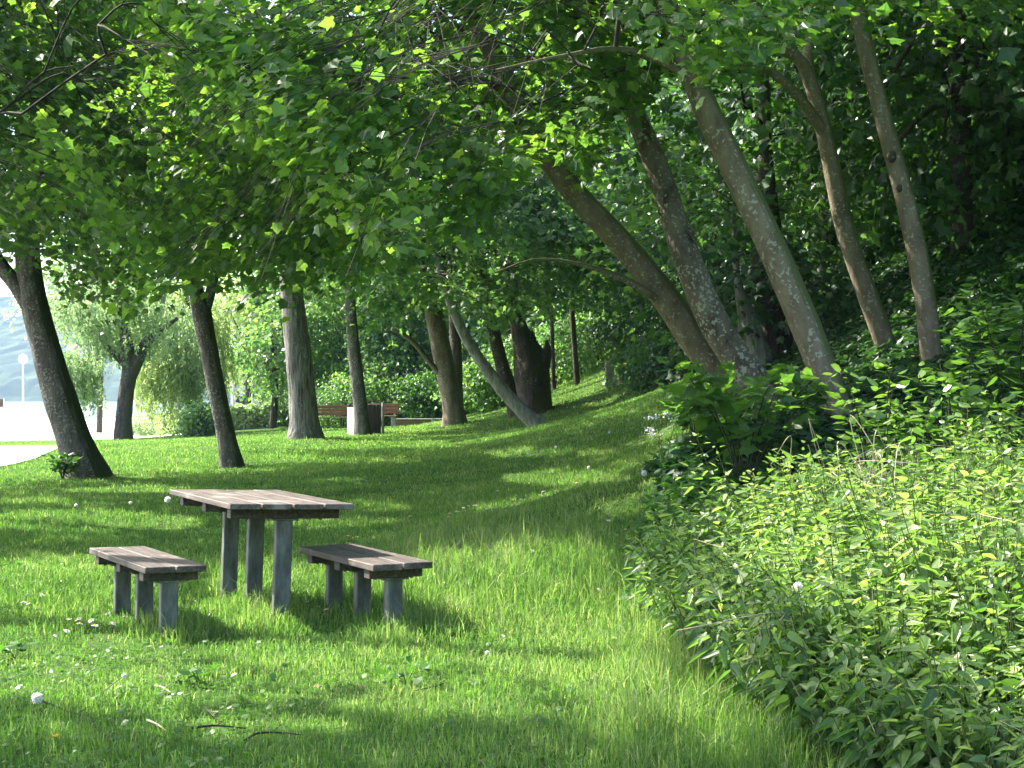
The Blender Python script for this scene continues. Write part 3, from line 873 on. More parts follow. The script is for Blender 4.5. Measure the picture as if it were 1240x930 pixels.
big_tree('mossy dark trunk broken off into a thick jagged stump-like bole beside a thinner leaning twin',
         [[(648, 504, 44, 48), (646, 480, 44, 43), (644, 455, 44, 44), (640, 430, 44, 38), (630, 400, 44, 24), (624, 370, 44, 20), (620, 300, 44, 15), (615, 180, 44, 8)],
          [(650, 462, 44, 22), (658, 440, 43.9, 18), (663, 424, 43.9, 11), (662, 412, 43.9, 3)],
          [(640, 430, 44, 20), (645, 412, 43.9, 12), (644, 400, 43.9, 3)]],
         [((1.0, 42.6, 7.0), (4.0, 3.4, 3.0), 170), ((1.5, 44, 11), (5, 4, 3), 50, 2)], M['bark_dark'], M['wood_leaf'], cull=cull2, group=G_WOOD, seed=13, size=.17, nleaf=90, kind='maple_mid', flare=.3, rough=.16, name='broadleaf_tree')
big_tree('dark leaning trunk immediately beside the mossy jagged bole',
         [[(628, 502, 44.6, 28), (620, 478, 44.6, 22), (610, 450, 44.6, 19), (602, 420, 44.6, 17), (592, 370, 44.6, 14), (580, 280, 44.6, 10), (570, 150, 44.6, 5)]],
         [((-.4, 45, 7.2), (3.2, 3, 2.8), 100)], M['bark_dark'], M['wood_leaf'], cull=cull2, group=G_WOOD, seed=14, size=.18, nleaf=90, kind='maple_mid', name='broadleaf_tree')
for i, (pts, lab) in enumerate([
        ([(700, 493, 47, 9), (698, 450, 47, 8), (693, 380, 47, 7), (690, 260, 47, 4)], 'thin straight sapling at the lawn edge, nearer to the stone marker of its pair'),
        ([(672, 500, 49, 7), (670, 450, 49, 6), (668, 380, 49, 5), (664, 280, 49, 3)], 'thin straight sapling at the lawn edge, nearer to the jagged mossy bole')]):
    big_tree(lab, [pts], [((W(695 - 25 * i, 330, 47)), (1.6, 1.6, 2.2), 40)], M['bark_dark'], M['wood_leaf'], cull=cull2, group=G_WOOD, seed=30 + i, size=.17, nleaf=70, kind='maple_mid', flare=.2, k=10, name='sapling')
big_tree('huge dark bole with ivy-green foliage on it behind the leaning trunks',
         [[(938, 462, 24, 84), (936, 430, 24, 70), (934, 380, 24, 62), (933, 320, 24, 50), (931, 270, 24, 34), (928, 200, 24, 20), (924, 80, 24, 14), (920, -100, 24, 10), (918, -240, 24, 5)]],
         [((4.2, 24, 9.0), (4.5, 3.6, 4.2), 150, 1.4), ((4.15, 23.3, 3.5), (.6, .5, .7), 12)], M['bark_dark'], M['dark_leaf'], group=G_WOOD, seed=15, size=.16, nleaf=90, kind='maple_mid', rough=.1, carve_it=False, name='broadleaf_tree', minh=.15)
big_tree('silvery weathered snag standing in front of the huge dark bole',
         [[(918, 440, 23, 44), (912, 415, 23, 36), (905, 385, 23, 26), (898, 362, 23, 16), (893, 340, 23, 10), (890, 300, 23, 7), (888, 250, 23, 4)]],
         [((3.4, 23, 4.6), (.7, .6, .6), 14)], M['bark_pale'], M['wood_leaf'], group=G_WOOD, seed=16, size=.15, nleaf=60, kind='maple_mid', flare=.2, rough=.12, carve_it=False, name='broadleaf_tree')
for i, (pts, lab) in enumerate([
        ([(1225, 340, 25, 24), (1222, 280, 25, 22), (1214, 180, 25, 20), (1205, 90, 25, 18), (1196, -60, 25, 14), (1190, -260, 25, 6)], 'grey trunk half hidden by leaves high on the dark thicket slope'),
        ([(1178, 330, 28, 22), (1180, 240, 28, 20), (1182, 140, 28, 18), (1184, -20, 28, 13), (1184, -200, 28, 6)], 'brown trunk deep in the thicket, just lakeward of the half hidden grey trunk')]):
    c = W(pts[2][0], -40, pts[0][2])
    big_tree(lab, [pts], [((c[0], c[1], c[2] + 2), (3.5, 3.5, 3.4), 110, 1.3)], M['bark_smooth'], M['dark_leaf'], group=G_WOOD, seed=40 + i, size=.16, nleaf=90, kind='maple_mid', carve_it=False, name='broadleaf_tree', minh=.3)


# simple wood trees and bushes: trunk, limbs and a crown of leaf clumps
def wood_tree(label, base, crowns, leafm, size, n, bark=None, name='broadleaf_tree', cat='tree', kind='clump', group=None, r=.16, cull=None, stems=1, carve_it=False, clus=.55, per=26, trunk_top=None):
    bx, by = base; z0 = float(terr(bx, by))
    e = thing(name, label, cat, (bx, by, z0), group)
    tm = MB()
    top = max(c[0][2] for c in crowns) if trunk_top is None else trunk_top
    for s_ in range(stems):
        a = rng.random() * 6.28
        sp = .0 if stems == 1 else .5
        P = np.array([(bx + .15 * s_ * math.cos(a), by + .15 * s_ * math.sin(a), z0 - .1),
                      (bx + sp * .5 * math.cos(a) + .1 * rng.normal(), by + sp * .5 * math.sin(a), z0 + (top - z0) * .35),
                      (bx + sp * math.cos(a) + .2 * rng.normal(), by + sp * math.sin(a), z0 + (top - z0) * .75), (crowns[0][0][0] + sp * math.cos(a), crowns[0][0][1], top)])
        C = catmull(np.c_[P, [r, r * .8, r * .5, r * .12]], 6)
        tube(tm, C[:, :3], C[:, 3], 10, 0)
    for c in crowns:
        for q in ell(c[0], np.asarray(c[1]) * .75, 7):
            a = np.array([bx, by, z0 + (top - z0) * rng.uniform(.3, .6)])
            mid = (a + q) / 2 + np.array([0, 0, .2])
            C = catmull(np.c_[np.array([a, mid, q]), [r * .4, r * .25, .01]], 5)
            tube(tm, C[:, :3], C[:, 3], 5, 0, cap=False)
    tm.build('trunk' if cat == 'tree' else 'stem', bark or M['bark_dark'], e, (bx, by, z0))
    cm = MB()
    vol = [np.prod(c[1]) ** .66 for c in crowns]
    for c, v in zip(crowns, vol):
        nn = max(4, int(n * v / sum(vol) / per))
        o = ell(c[0], c[1], nn, .5)
        i = np.repeat(np.arange(nn), per)
        p = o[i] + rng.normal(size=(len(i), 3)) * clus * np.array([1, 1, .55])
        out = unit((p - np.asarray(c[0])) / np.asarray(c[1]))
        nr = out * .7 + np.array([0, 0, .8]) + .55 * rng.normal(size=p.shape)
        tip = out + .8 * rng.normal(size=p.shape) - np.array([0, 0, .5])
        keep = p[:, 2] > terr(p[:, 0], p[:, 1]) - .05
        if cull is not None:
            keep &= cull(p)
        if carve_it:
            keep &= carve(p)
        ti = np.clip(np.clip(.5 + .25 * rng.normal(size=nn), 0, 1)[i] + .15 * rng.normal(size=len(i)), 0, 1)
        leaves(cm, p[keep], tip[keep], nr[keep], (size * (.6 + .7 * rng.random(len(i))))[keep], kind, 0, ti[keep])
    cm.build('crown' if cat == 'tree' else 'foliage', [leafm], e, (bx, by, z0))
    return e


# dark wood on the slope
slope_txt = ['beside the silvery snag', 'above the slender knotted trunk', 'over the nettle bank', 'at the crest of the bank', 'behind the forked brown trunk', 'behind the lichen-spotted trunk']
hill = [(6.2, 20.5, 7), (8.6, 18.5, 8), (7.4, 24.5, 8.5), (10.4, 22.5, 9), (6.2, 29, 8), (9.6, 28.5, 9), (13.5, 27, 10), (7.6, 34, 8.5), (11.8, 34, 10), (5.4, 38, 7), (9.0, 41, 9), (13.8, 41, 10), (8.0, 13.5, 7.5), (11, 16.5, 9)]
for i, (x, y, hh) in enumerate(hill):
    z = float(terr(x, y))
    cr = [((x, y, z + hh * .62), (2.9, 2.7, hh * .42)), ((x - .6, y - .6, z + 2.0), (2.0, 1.8, 1.5)), ((x + 1, y + .6, z + hh * .9), (2.4, 2.4, 1.8))]
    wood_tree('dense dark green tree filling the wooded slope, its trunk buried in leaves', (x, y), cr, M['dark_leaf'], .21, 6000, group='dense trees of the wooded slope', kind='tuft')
# wall of trees behind the lawn
back = [(-9.5, 67, 8.5, 's'), (-7.2, 62, 9, 'w'), (-4.6, 60, 9.5, 'w'), (-2.2, 62, 9, 'w'), (.2, 58, 9, 'w'), (2.4, 56, 9, 'w'), (4.4, 54, 9.5, 'w'), (6.6, 50, 9, 'd'), (-6, 72, 13, 'w'), (-1, 72, 13, 'w'), (4, 68, 13, 'w'), (9, 60, 12, 'd')]
for i, (x, y, hh, kd) in enumerate(back):
    z = float(terr(x, y))
    cr = [((x, y, z + hh * .62), (2.9, 2.4, hh * .42)), ((x, y - .8, z + 1.6), (2.1, 1.6, 1.6)), ((x + .8, y, z + hh * .95), (2.2, 2.2, 1.8))]
    wood_tree({'w': 'leafy green tree in the wall of woodland closing off the far end of the lawn', 's': 'pale sunlit tree beside the willow, in front of the pale boathouse', 'd': 'shady tree where the woodland meets the bank beyond the stone marker'}[kd],
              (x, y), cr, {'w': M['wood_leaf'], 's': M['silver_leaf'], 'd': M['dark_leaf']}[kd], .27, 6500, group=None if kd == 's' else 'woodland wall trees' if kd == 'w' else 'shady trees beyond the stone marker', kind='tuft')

# willows
def willow(label, paths, crowns, leafm, strands, size, seed, cone, cull=None):
    tm = MB()
    for i, pts in enumerate(paths):
        P, r = trunk_path(pts)
        if i == 0:
            P[0, 2] = float(terr(P[0, 0], P[0, 1])) - .1; root = P[0] + np.array([0, 0, .1])
        trunk_tube(tm, P, r, 16 if i == 0 else 10, .12 if i == 0 else 0, seed + i, .09)
    e = thing('willow_tree', label, 'tree', root, 'willows by the lake')
    cm = MB()
    for c in crowns:
        o = ell(c[0], c[1], c[2], .55)
        for a in range(len(o)):
            L = c[3] * (.5 + .8 * rng.random())
            n = int(L * (26 if size > .22 else 40))
            t = np.sort(rng.random(n))
            dr = rng.normal(size=3) * .12; dr[2] = 0
            p = o[a] + np.outer(t, dr * L) - np.outer(t, [0, 0, L]) + rng.normal(size=(n, 3)) * .05
            keep = p[:, 2] > terr(p[:, 0], p[:, 1]) + cone
            if cull is not None:
                keep &= cull(p)
            p = p[keep]
            if len(p) < 4: continue
            tip = rng.normal(size=p.shape) * .6 - np.array([0, 0, .8])
            leaves(cm, p, tip, rnd_unit(len(p)), size * (.7 + .6 * rng.random(len(p))), 'lance' if size > .22 else 'nettle', 0, np.clip(rng.normal(size=len(p)) * .2 + .2 + .6 * rng.random(), 0, 1))
            if a % 3 == 0:
                tube(cm, np.array([p[0], p[len(p) // 2], p[-1]]), .008, 3, 1, cap=False)
    tm.build('trunk', M['bark_dark'], e, root)
    cm.build('crown', [leafm, M['twig']], e, root)


willow('gnarled dark willow with a split trunk forking wide, pale drooping leaves, beside the promenade',
       [[(150, 533, 52, 26), (150, 510, 52, 22), (152, 480, 52, 20), (156, 450, 52, 20), (154, 425, 52, 18), (150, 395, 52, 13), (140, 340, 52, 8)],
        [(158, 455, 52, 18), (168, 432, 52, 17), (180, 412, 52, 14), (195, 400, 52, 8), (215, 385, 52, 5)],
        [(150, 440, 52, 10), (130, 420, 52, 8), (108, 400, 52, 5)]],
       [((W(130, 368, 52)), (2.0, 1.8, .9), 220, .8), ((W(95, 440, 53)), (.9, 1.0, .7), 90, 1.4), ((W(165, 380, 52)), (2.2, 1.6, 1.2), 160, .9)], M['silver_leaf'], 0, .125, 50, .6)
willow('yellow-green weeping willow curtain hanging to the grass between the gnarled willow and the slim trunk',
       [[(232, 524, 58, 16), (230, 480, 58, 14), (228, 430, 58, 12), (225, 360, 58, 9), (220, 300, 58, 5)],
        [(229, 440, 58, 7), (205, 415, 58, 6), (180, 400, 58, 4)]],
       [((W(215, 385, 58)), (2.1, 1.4, 1.8), 230, 2.6), ((W(205, 440, 57)), (1.5, 1.0, .9), 130, 1.4)], M['willow_leaf'], 0, .24, 60, .15)
for (px, py, D, sx, sz, nn, lm, sz_, lab) in [
        (300, 400, 66, 2.6, 2.6, 7000, 'willow_leaf', .2, 'pale yellow sunlit tree behind the slim trunk, above the boathouse'),
        (120, 365, 76, 4.6, 2.6, 6000, 'silver_leaf', .24, 'pale lakeside tree whose top shows above the gnarled willow'),
        (330, 430, 60, 1.3, 1.6, 3500, 'wood_leaf', .2, 'green tree hanging beside the thick furrowed trunk, above the clipped hedge')]:
    c = W(px, py, D)
    wood_tree(lab, (c[0], c[1]), [((c[0], c[1], c[2]), (sx, 1.8, sz)), ((c[0] + .8, c[1], c[2] + 1.8), (sx * .8, 1.6, sz * .7))], M[lm], sz_, nn, group=None, kind='clump')

# bushes along the far edge
for (px, py, D, w, hgt, lm, lab) in [
        (205, 524, 62, 1.9, .65, 'silver_leaf', 'low green lakeside bush under the willow curtain'),
        (246, 530, 50, .55, .8, 'wood_leaf', 'small dark green bush touching the slim trunk on the lawn'),
        (415, 505, 56, 1.6, 1.6, 'wood_leaf', 'rounded green bush behind the orange-backed benches'),
        (450, 500, 58, 1.8, 2.2, 'wood_leaf', 'taller bluish green bush behind the waste bin'),
        (505, 497, 56, 1.3, 1.5, 'herb_leaf', 'bright fresh green bush above the orange timber edging'),
        (585, 508, 50, 1.3, 1.3, 'wood_leaf', 'shady bush under the sharply leaning pale trunk'),
        (610, 500, 54, 1.5, 1.9, 'wood_leaf', 'dense bush between the leaning pale trunk and the jagged bole'),
        (680, 490, 52, 1.5, 1.8, 'wood_leaf', 'leafy bush around the thin straight saplings'),
        (725, 470, 50, 1.6, 1.7, 'wood_leaf', 'leafy bush right behind the stone marker'),
        (775, 462, 48, 1.5, 1.5, 'dark_leaf', 'dark bush above the bare soil strip'),
        (792, 474, 38.5, .9, 1.0, 'wood_leaf', 'low leafy bush at the top corner of the lawn, lakeward of its darker neighbour'),
        (832, 472, 36, 1.1, 1.1, 'dark_leaf', 'low dark bush at the top corner of the lawn behind the young maples'),
        (820, 455, 42, 1.6, 1.6, 'dark_leaf', 'dark bush at the foot of the bank beyond the leaning trunks')]:
    c = W(px, py, D); z = float(terr(c[0], c[1]))
    wood_tree(lab, (c[0], c[1]), [((c[0], c[1], z + hgt * .55), (w, w * .8, hgt * .6)), ((c[0] + .3 * w, c[1], z + hgt * .9), (w * .6, w * .6, hgt * .4))], M[lm], .16, 2600, name='bush', cat='bush', kind='tuft', stems=3, r=.04, clus=.25, group='bushes along the far edge of the lawn')
# clipped hedge
h0, h1 = W(262, 515, 63), W(352, 515, 63)
e = thing('hedge', 'low sunlit hedge with pale leaves in front of the pale boathouse', 'hedge', (h0[0], h0[1], float(terr(h0[0], h0[1]))))
cm = MB(); n = 9000
u = rng.random(n); p = h0 + (h1 - h0) * u[:, None]; p[:, 1] += rng.uniform(-.5, .5, n)
p[:, 2] = terr(p[:, 0], p[:, 1]) + .05 + 1.05 * rng.random(n) ** .7 * (.85 + .3 * vnoise(u * 14, u * 0, 4))
leaves(cm, p, rnd_unit(n), rnd_unit(n) + np.array([0, 0, .8]), .13 * (.6 + .7 * rng.random(n)), 'clump', 0)
cm.build('foliage', [M['silver_leaf']], e, np.array(e.location))
tm = MB()
for u in np.linspace(.03, .97, 9):
    q = h0 + (h1 - h0) * u; z = float(terr(q[0], q[1])); tube(tm, [(q[0], q[1], z - .05), (q[0] + .05, q[1], z + .5), (q[0], q[1], z + .95)], [.03, .025, .01], 6)
tm.build('stem', M['bark_dark'], e, np.array(e.location))


# ------------------------------------------------------------------ picnic table and benches
def picnic(name, label, cat, c, ang, L, Wd, top, boards, post, thick=.045, tilt=0, beam_w=.09, beam_h=.07, posts=(-.40, 0, .40), group=None, skew=0):
    z0 = float(terr(c[0], c[1]))
    e = thing(name, label, cat, (c[0], c[1], z0), group, ang)
    e.rotation_euler = (0, tilt, ang)
    zt = top
    mb = MB(); bw = Wd / boards
    for i in range(boards):
        x = -Wd / 2 + bw * (i + .5)
        box(mb, (x, rng.uniform(-.006, .006), zt - thick / 2 + rng.uniform(-.002, .002)), (bw - .011, L, thick), rot=rotz(rng.uniform(-.002, .002)), bev=.004, tint=rng.uniform(.25, .8))
    mb.build('table_top' if cat == 'table' else 'seat', M['weathered_wood'], e)
    for s_ in posts:
        y = s_ * L
        mb = MB(); box(mb, (0, y, zt - thick - beam_h / 2 - .001), (Wd * .88, beam_w, beam_h), bev=.004, tint=.15)
        b_ = mb.build('crossbeam', M['weathered_wood'], e)
        for sx in (-1, 1):
            m2 = MB(); tube(m2, [(sx * Wd * .3, y, zt - thick - beam_h - .012), (sx * Wd * .3, y, zt - thick - beam_h + .01)], .011, 8)
            m2.build('bolt', M['galvanised'], b_)
        mb = MB(); hh = zt - thick - beam_h - .002
        box(mb, (0, y, hh / 2 - .1), (post[0], post[1], hh + .2), bev=.006)
        # turned flange of the folded steel post, proud of the web
        lg = mb.build('leg', M['galvanised'], e)
        m3 = MB(); box(m3, (0, y, hh - .006), (post[0] + .07, post[1] + .03, .012), bev=.002)
        m3.build('mounting_plate', M['galvanised'], lg)
    return e


pt = picnic('picnic_table', 'weathered brown plank picnic table on three grey steel posts between two low benches', 'table',
            (-1.83, 10.5), R(26), 1.71, .85, .81, 4, (.112, .062), thick=.037, tilt=.032, posts=(-.38, 0, .38))
b1 = picnic('picnic_bench', 'low plank bench with a lengthwise gap, standing nearest the daisies beside the picnic table', 'bench',
            (-2.435, 9.83), R(29.6), 1.40, .40, .46, 2, (.108, .06), thick=.04, posts=(-.39, 0, .39), beam_h=.06, tilt=.015, group='benches of the picnic set')
b2 = picnic('picnic_bench', 'low plank bench standing in tall grass between the picnic table and the nettles', 'bench',
            (-1.0, 9.93), R(28.5), 1.33, .42, .46, 2, (.108, .06), thick=.042, posts=(-.38, 0, .38), beam_h=.06, tilt=.006, group='benches of the picnic set')


# ------------------------------------------------------------------ far furniture
def park_bench(label, px, py, D, w, rz):
    c = W(px, py, D); z = float(terr(c[0], c[1]))
    e = thing('park_bench', label, 'bench', (c[0], c[1], z), 'orange-backed park benches', rz)
    mb = MB()
    for i in range(3):
        box(mb, (0, .02 + .02 * i, .56 + .115 * i), (w, .03, .1), rot=None)
    mb.build('backrest', M['orange_wood'], e)
    mb = MB()
    for i in range(3):
        box(mb, (0, -.42 + .14 * i, .43), (w, .12, .035))
    mb.build('seat', M['orange_wood'], e)
    for sx in (-1, 1):
        mb = MB(); x = sx * w * .36
        box(mb, (x, .09, .44), (.06, .05, .9)); box(mb, (x, -.17, .39), (.055, .5, .04)); 
        mb.build('frame', M['grey_metal'], e)
        mb = MB(); box(mb, (x, -.40, .17), (.06, .05, .4)); mb.build('leg', M['grey_metal'], e)
    return e


park_bench('orange-brown slatted bench with grey frame between the furrowed trunk and the waste bin', 402, 520, 50, 1.5, R(8))
park_bench('shorter orange-brown bench peeping out on the timber edging side of the waste bin', 464, 517, 50, 1.05, R(-6))

c = W(441, 527, 44.6); z = float(terr(c[0], c[1]))
e = thing('waste_bin', 'dark wooden box bin, one side coloured pale for sunlight, behind the narrow trunk', 'bin', (c[0], c[1], z), None, R(26))
mb = MB()
for i in range(6):
    box(mb, (-.33 + .132 * i, -.32, .44), (.126, .03, .92), tint=.3 + .5 * rng.random())
mb.build('front_panel', M['bin_wood'], e)
mb = MB()
for i in range(6):
    box(mb, (-.33 + .132 * i, .32, .44), (.126, .03, .92))
mb.build('rear_panel', M['bin_wood'], e)
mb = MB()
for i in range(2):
    box(mb, (-.412, -.152 + .304 * i, .40), (.03, .30, .84))  # side facing the sun: the sunlight is put into the board colour
o = mb.build('side_panel', M['cap_and_sunlit_board'], e); o['label'] = 'side panel with sunlight put into its pale colour'
mb = MB()
for i in range(4):
    box(mb, (.412, -.225 + .15 * i, .44), (.03, .145, .92))
mb.build('side_panel', M['bin_wood'], e)
mb = MB(); box(mb, (0, 0, .30), (.72, .56, .5)); mb.build('liner', M['grey_metal'], e)
mb = MB(); box(mb, (.46, -.36, .46), (.06, .06, 1.0)); mb.build('corner_post', M['grey_metal'], e)

a0, a1 = W(480, 518, 52), W(545, 517, 52)
e = thing('timber_edging', 'low orange-brown timber edging with a pale cap beside the smooth brown trunk', 'low wall', (a0[0], a0[1], float(terr(a0[0], a0[1]))))
mb = MB(); Lx = a1[0] - a0[0]
box(mb, (Lx / 2, 0, .13), (Lx, .07, .34)); mb.build('board', M['orange_wood'], e)
mb = MB(); box(mb, (Lx / 2, 0, .318), (Lx, .12, .03)); mb.build('cap', M['cap_and_sunlit_board'], e)
mb = MB(); box(mb, (Lx * .68, -.07, .14), (.09, .06, .4)); mb.build('stake', M['grey_metal'], e)

c = W(738, 473, 44); z = float(terr(c[0], c[1]))
e = thing('stone_marker', 'small pale grey stone marker post in the bushes at the top of the lawn', 'marker', (c[0], c[1], z), None, R(12))
mb = MB(); box(mb, (0, 0, .33), (.26, .16, .74), bev=.03); mb.build('shaft', M['stone'], e)
mb = MB(); box(mb, (0, 0, .03), (.36, .26, .1), bev=.02); mb.build('base', M['stone'], e)

strip('soil_path', [W(744, 478, 43.2)[:2], W(770, 474, 42.2)[:2], W(790, 470, 41.6)[:2], W(812, 465, 41)[:2]], [W(744, 472, 44.0)[:2], W(770, 468, 43.2)[:2], W(790, 465, 42.6)[:2], W(812, 458, 41.6)[:2]], M['soil'], lift=.05)

# boathouse behind the hedge
c = W(312, 512, 76); z = float(terr(c[0], c[1]))
e = thing('boathouse', 'pale blue-grey boathouse with white posts glimpsed over the hedge', 'building', (c[0], c[1], z), None, R(6))
mb = MB(); box(mb, (0, 0, 1.3), (3.6, 3, 2.7)); mb.build('wall', M['wall_pale'], e)
mb = MB()
mb.add([(-2.1, -1.9, 2.62), (2.1, -1.9, 2.62), (2.1, 1.9, 2.62), (-2.1, 1.9, 2.62), (-2.1, 0, 3.6), (2.1, 0, 3.6), ], [[0, 1, 5, 4], [3, 4, 5, 2]])
mb.add([(-2.1, -1.9, 2.62), (-2.1, 1.9, 2.62), (-2.1, 0, 3.6)], [[0, 2, 1]]); mb.add([(2.1, -1.9, 2.62), (2.1, 1.9, 2.62), (2.1, 0, 3.6)], [[0, 1, 2]])
mb.build('roof', M['roof'], e)
for x in (-1.6, -1.15, -.2, 1.0, 1.6):
    mb = MB(); box(mb, (x, -1.72, 1.25), (.13, .13, 2.7)); mb.build('porch_post', M['white_paint'], e)
for x in (-.7, .45):
    mb = MB(); box(mb, (x, -1.515, 1.4), (.7, .04, .9)); wn = mb.build('window', M['white_paint'], e)
    mb = MB(); box(mb, (x, -1.537, 1.4), (.58, .02, .78)); mb.build('pane', M['dark_glass'], wn)

# lamp on the promenade
c = W(28, 512, 85); z = float(terr(c[0], c[1]))
e = thing('street_lamp', 'white globe lamp on a thin white pole beside the bright lakeside promenade', 'lamp', (c[0], c[1], z))
mb = MB(); tube(mb, [(0, 0, -.05), (0, 0, 1.5), (0, 0, 3.55)], [.06, .05, .042], 10); mb.build('pole', M['white_paint'], e)
mb = MB(); tube(mb, [(0, 0, 3.5), (0, 0, 3.56)], [.1, .1], 12); mb.build('collar', M['white_paint'], e)
def sphere(mb, c, r, nu=16, nv=10, mat=0, tint=None, sq=1.0):
    th = np.linspace(0, np.pi, nv + 1); ph = np.linspace(0, 2 * np.pi, nu, endpoint=False)
    V = np.stack([np.sin(th)[:, None] * np.cos(ph)[None], np.sin(th)[:, None] * np.sin(ph)[None], np.cos(th)[:, None] * np.ones(nu)[None] * sq], -1).reshape(-1, 3) * r + np.asarray(c)
    a = (np.arange(nv)[:, None] * nu + np.arange(nu)[None]).ravel(); b = (np.arange(nv)[:, None] * nu + (np.arange(nu)[None] + 1) % nu).ravel()
    mb.add(V, np.stack([a, a + nu, b + nu, b], 1), mat, tint, True)
mb = MB(); sphere(mb, (0, 0, 3.80), .27); mb.build('lamp_globe', M['globe'], e)

c = W(-8, 492, 60); z = float(terr(c[0], c[1]))
e = thing('information_sign', 'small dark brown board with a pale edge, cut off by the picture edge', 'sign', (c[0], c[1], z))
mb = MB(); box(mb, (0, 0, .75), (.08, .08, 1.7)); mb.build('post', M['brown_paint'], e)
mb = MB(); box(mb, (.12, -.06, 1.5), (.62, .03, .32)); pn = mb.build('panel', M['brown_paint'], e)
mb = MB(); box(mb, (.445, -.06, 1.5), (.03, .05, .36)); mb.build('edge', M['white_paint'], e)

# ------------------------------------------------------------------ grass
def exclude(x, y):
    ex = in_poly(x, y, NETTLE) & (poly_dist(x, y, NETTLE) > .35)
    ex |= (x < -10.2 - .012 * (y - 8) ** 1 * 0) & (y < 33) & (x < np.interp(y, [8, 20, 30, 33], [-10.8, -10.6, -10.35, -10.6]))
    ex |= (y >= 33) & (x < np.interp(y, [33, 35, 39.6, 43.5, 45], [-10.6, -11, -12.2, -15, -22])) & (y < 46)
    ex |= (y > 57) & (x < -9.5)
    return ex


def blades(mb, x, y, hgt, wid, tint):
    n = len(x); z = terr(x, y) - .005
    a = rng.random(n) * 2 * np.pi
    s = np.stack([np.cos(a), np.sin(a), 0 * a], 1)
    b = rng.random(n) * 2 * np.pi; lean = rng.random(n) ** 1.1 * 1.0
    L = np.stack([np.cos(b), np.sin(b), 0 * b], 1) * (lean * hgt)[:, None]
    base = np.stack([x, y, z], 1)
    up = np.array([0, 0, 1.])
    v = np.empty((n, 5, 3))
    v[:, 0] = base - s * (wid / 2)[:, None]; v[:, 1] = base + s * (wid / 2)[:, None]
    m_ = base + L * .35 + up * (hgt * .58)[:, None]
    v[:, 2] = m_ + s * (wid * .42)[:, None]; v[:, 3] = m_ - s * (wid * .42)[:, None]
    v[:, 4] = base + L + up * (hgt * (1 - .35 * lean))[:, None]
    i = np.arange(n)[:, None] * 5
    off = mb.n
    mb.add(v.reshape(-1, 3), i + np.array([[0, 1, 2, 3]]), 0, tint)
    tri = i + np.array([[3, 2, 4]]) + off
    mb.v.append(np.zeros((0, 3))); mb.f.append(tri); mb.m.append(np.zeros(n, np.int32)); mb.smooth.append(np.zeros(n, bool)); mb.t.append(np.zeros(n) + tint)


mb = MB()
def scatter(d0, d1, rho):
    """points in the widened view cone between two depths, rho(D) per square metre"""
    hw = .41
    Dm = np.linspace(d0, d1, 200); pdf = rho(Dm) * 2 * hw * Dm
    n = int(np.trapezoid(pdf, Dm) if hasattr(np, 'trapezoid') else np.trapz(pdf, Dm))
    cdf = np.cumsum(pdf); cdf /= cdf[-1]
    D = np.interp(rng.random(n), cdf, Dm)
    return (rng.random(n) * 2 - 1) * hw * D, D


x, y = scatter(4.2, 70, lambda D: 3500 * (8 / np.maximum(D, 8)) ** 1.4)
px, py = proj(np.stack([x, y, terr(x, y)], 1))
k = ~exclude(x, y) & ((px < 1040) | (y < 13)) & ((x < 3.6 + .02 * y))
x, y, px, py = x[k], y[k], px[k], py[k]
tallp = np.zeros(len(x))
for (qx, qy, rx, ry, s) in [(640, 690, 200, 60, 1.0), (500, 745, 120, 36, 1.0), (340, 750, 90, 22, .8), (215, 765, 60, 16, .7), (800, 780, 70, 110, 1.0), (860, 900, 160, 60, .9), (60, 735, 80, 40, .4), (330, 700, 120, 30, .4)]:
    tallp = np.maximum(tallp, s * np.clip(1.4 - ((px - qx) / rx) ** 2 - ((py - qy) / ry) ** 2, 0, 1))
nz = fnoise(x * .9, y * .9, 41); nz2 = fnoise(x * 3, y * 3, 43)
bare = fnoise(x * 1.6, y * 1.1, 47)
thin = (bare > .72) & (rng.random(len(x)) < .5) & (y < 12)
hgt = (.028 + .036 * nz + .04 * nz2 * (nz > .4) + .11 * tallp * (.35 + nz2)) * (.55 + .8 * rng.random(len(x)) ** 1.4)
hgt *= np.where(rng.random(len(x)) < .03 + .12 * tallp, 1.6, 1)
wid = .0048 * (.7 + .6 * rng.random(len(x))) * np.maximum(1, y / 8) ** .8
tint = np.clip(.40 + .45 * (fnoise(x * .35, y * .35, 51) - .5) + .5 * (nz2 - .5) + .17 * rng.normal(size=len(x)) + .1 * tallp, 0, 1)
tint = np.where(rng.random(len(x)) < .03, 1, tint)
k = ~thin
blades(mb, x[k], y[k], hgt[k], wid[k], tint[k])
tag(mb.build('grass', M['grass_blade']), kind='stuff')
mb = MB()
x, y = scatter(4.5, 16, lambda D: 190 * (7 / np.maximum(D, 7)) ** 1.2)
cl = fnoise(x * 1.4, y * 1.4, 91)
k = ~exclude(x, y) & (x < 3.5) & (cl > .45)
x, y = x[k], y[k]
a = rng.random(len(x)) * 6.28
p = np.stack([x, y, terr(x, y) + .012 + .035 * rng.random(len(x))], 1)
leaves(mb, p, np.stack([np.cos(a), np.sin(a), .25 + .2 * rng.normal(size=len(x))], 1), np.array([0, 0, 1.]) + .35 * rng.normal(size=p.shape), .03 * (.5 + rng.random(len(x))), 'round', 0)
k = rng.random(len(x)) < .12
P = p[k] - np.array([0, 0, .012])
leaves(mb, P, rnd_unit(len(P)) * np.array([1, 1, .2]), np.array([0, 0, 1.]) + .3 * rng.normal(size=P.shape), .04 * (.4 + rng.random(len(P))), 'ovate', 1)
tag(mb.build('clover_and_leaf_litter', [M['herb_leaf'], M['dead_leaf']]), kind='stuff')

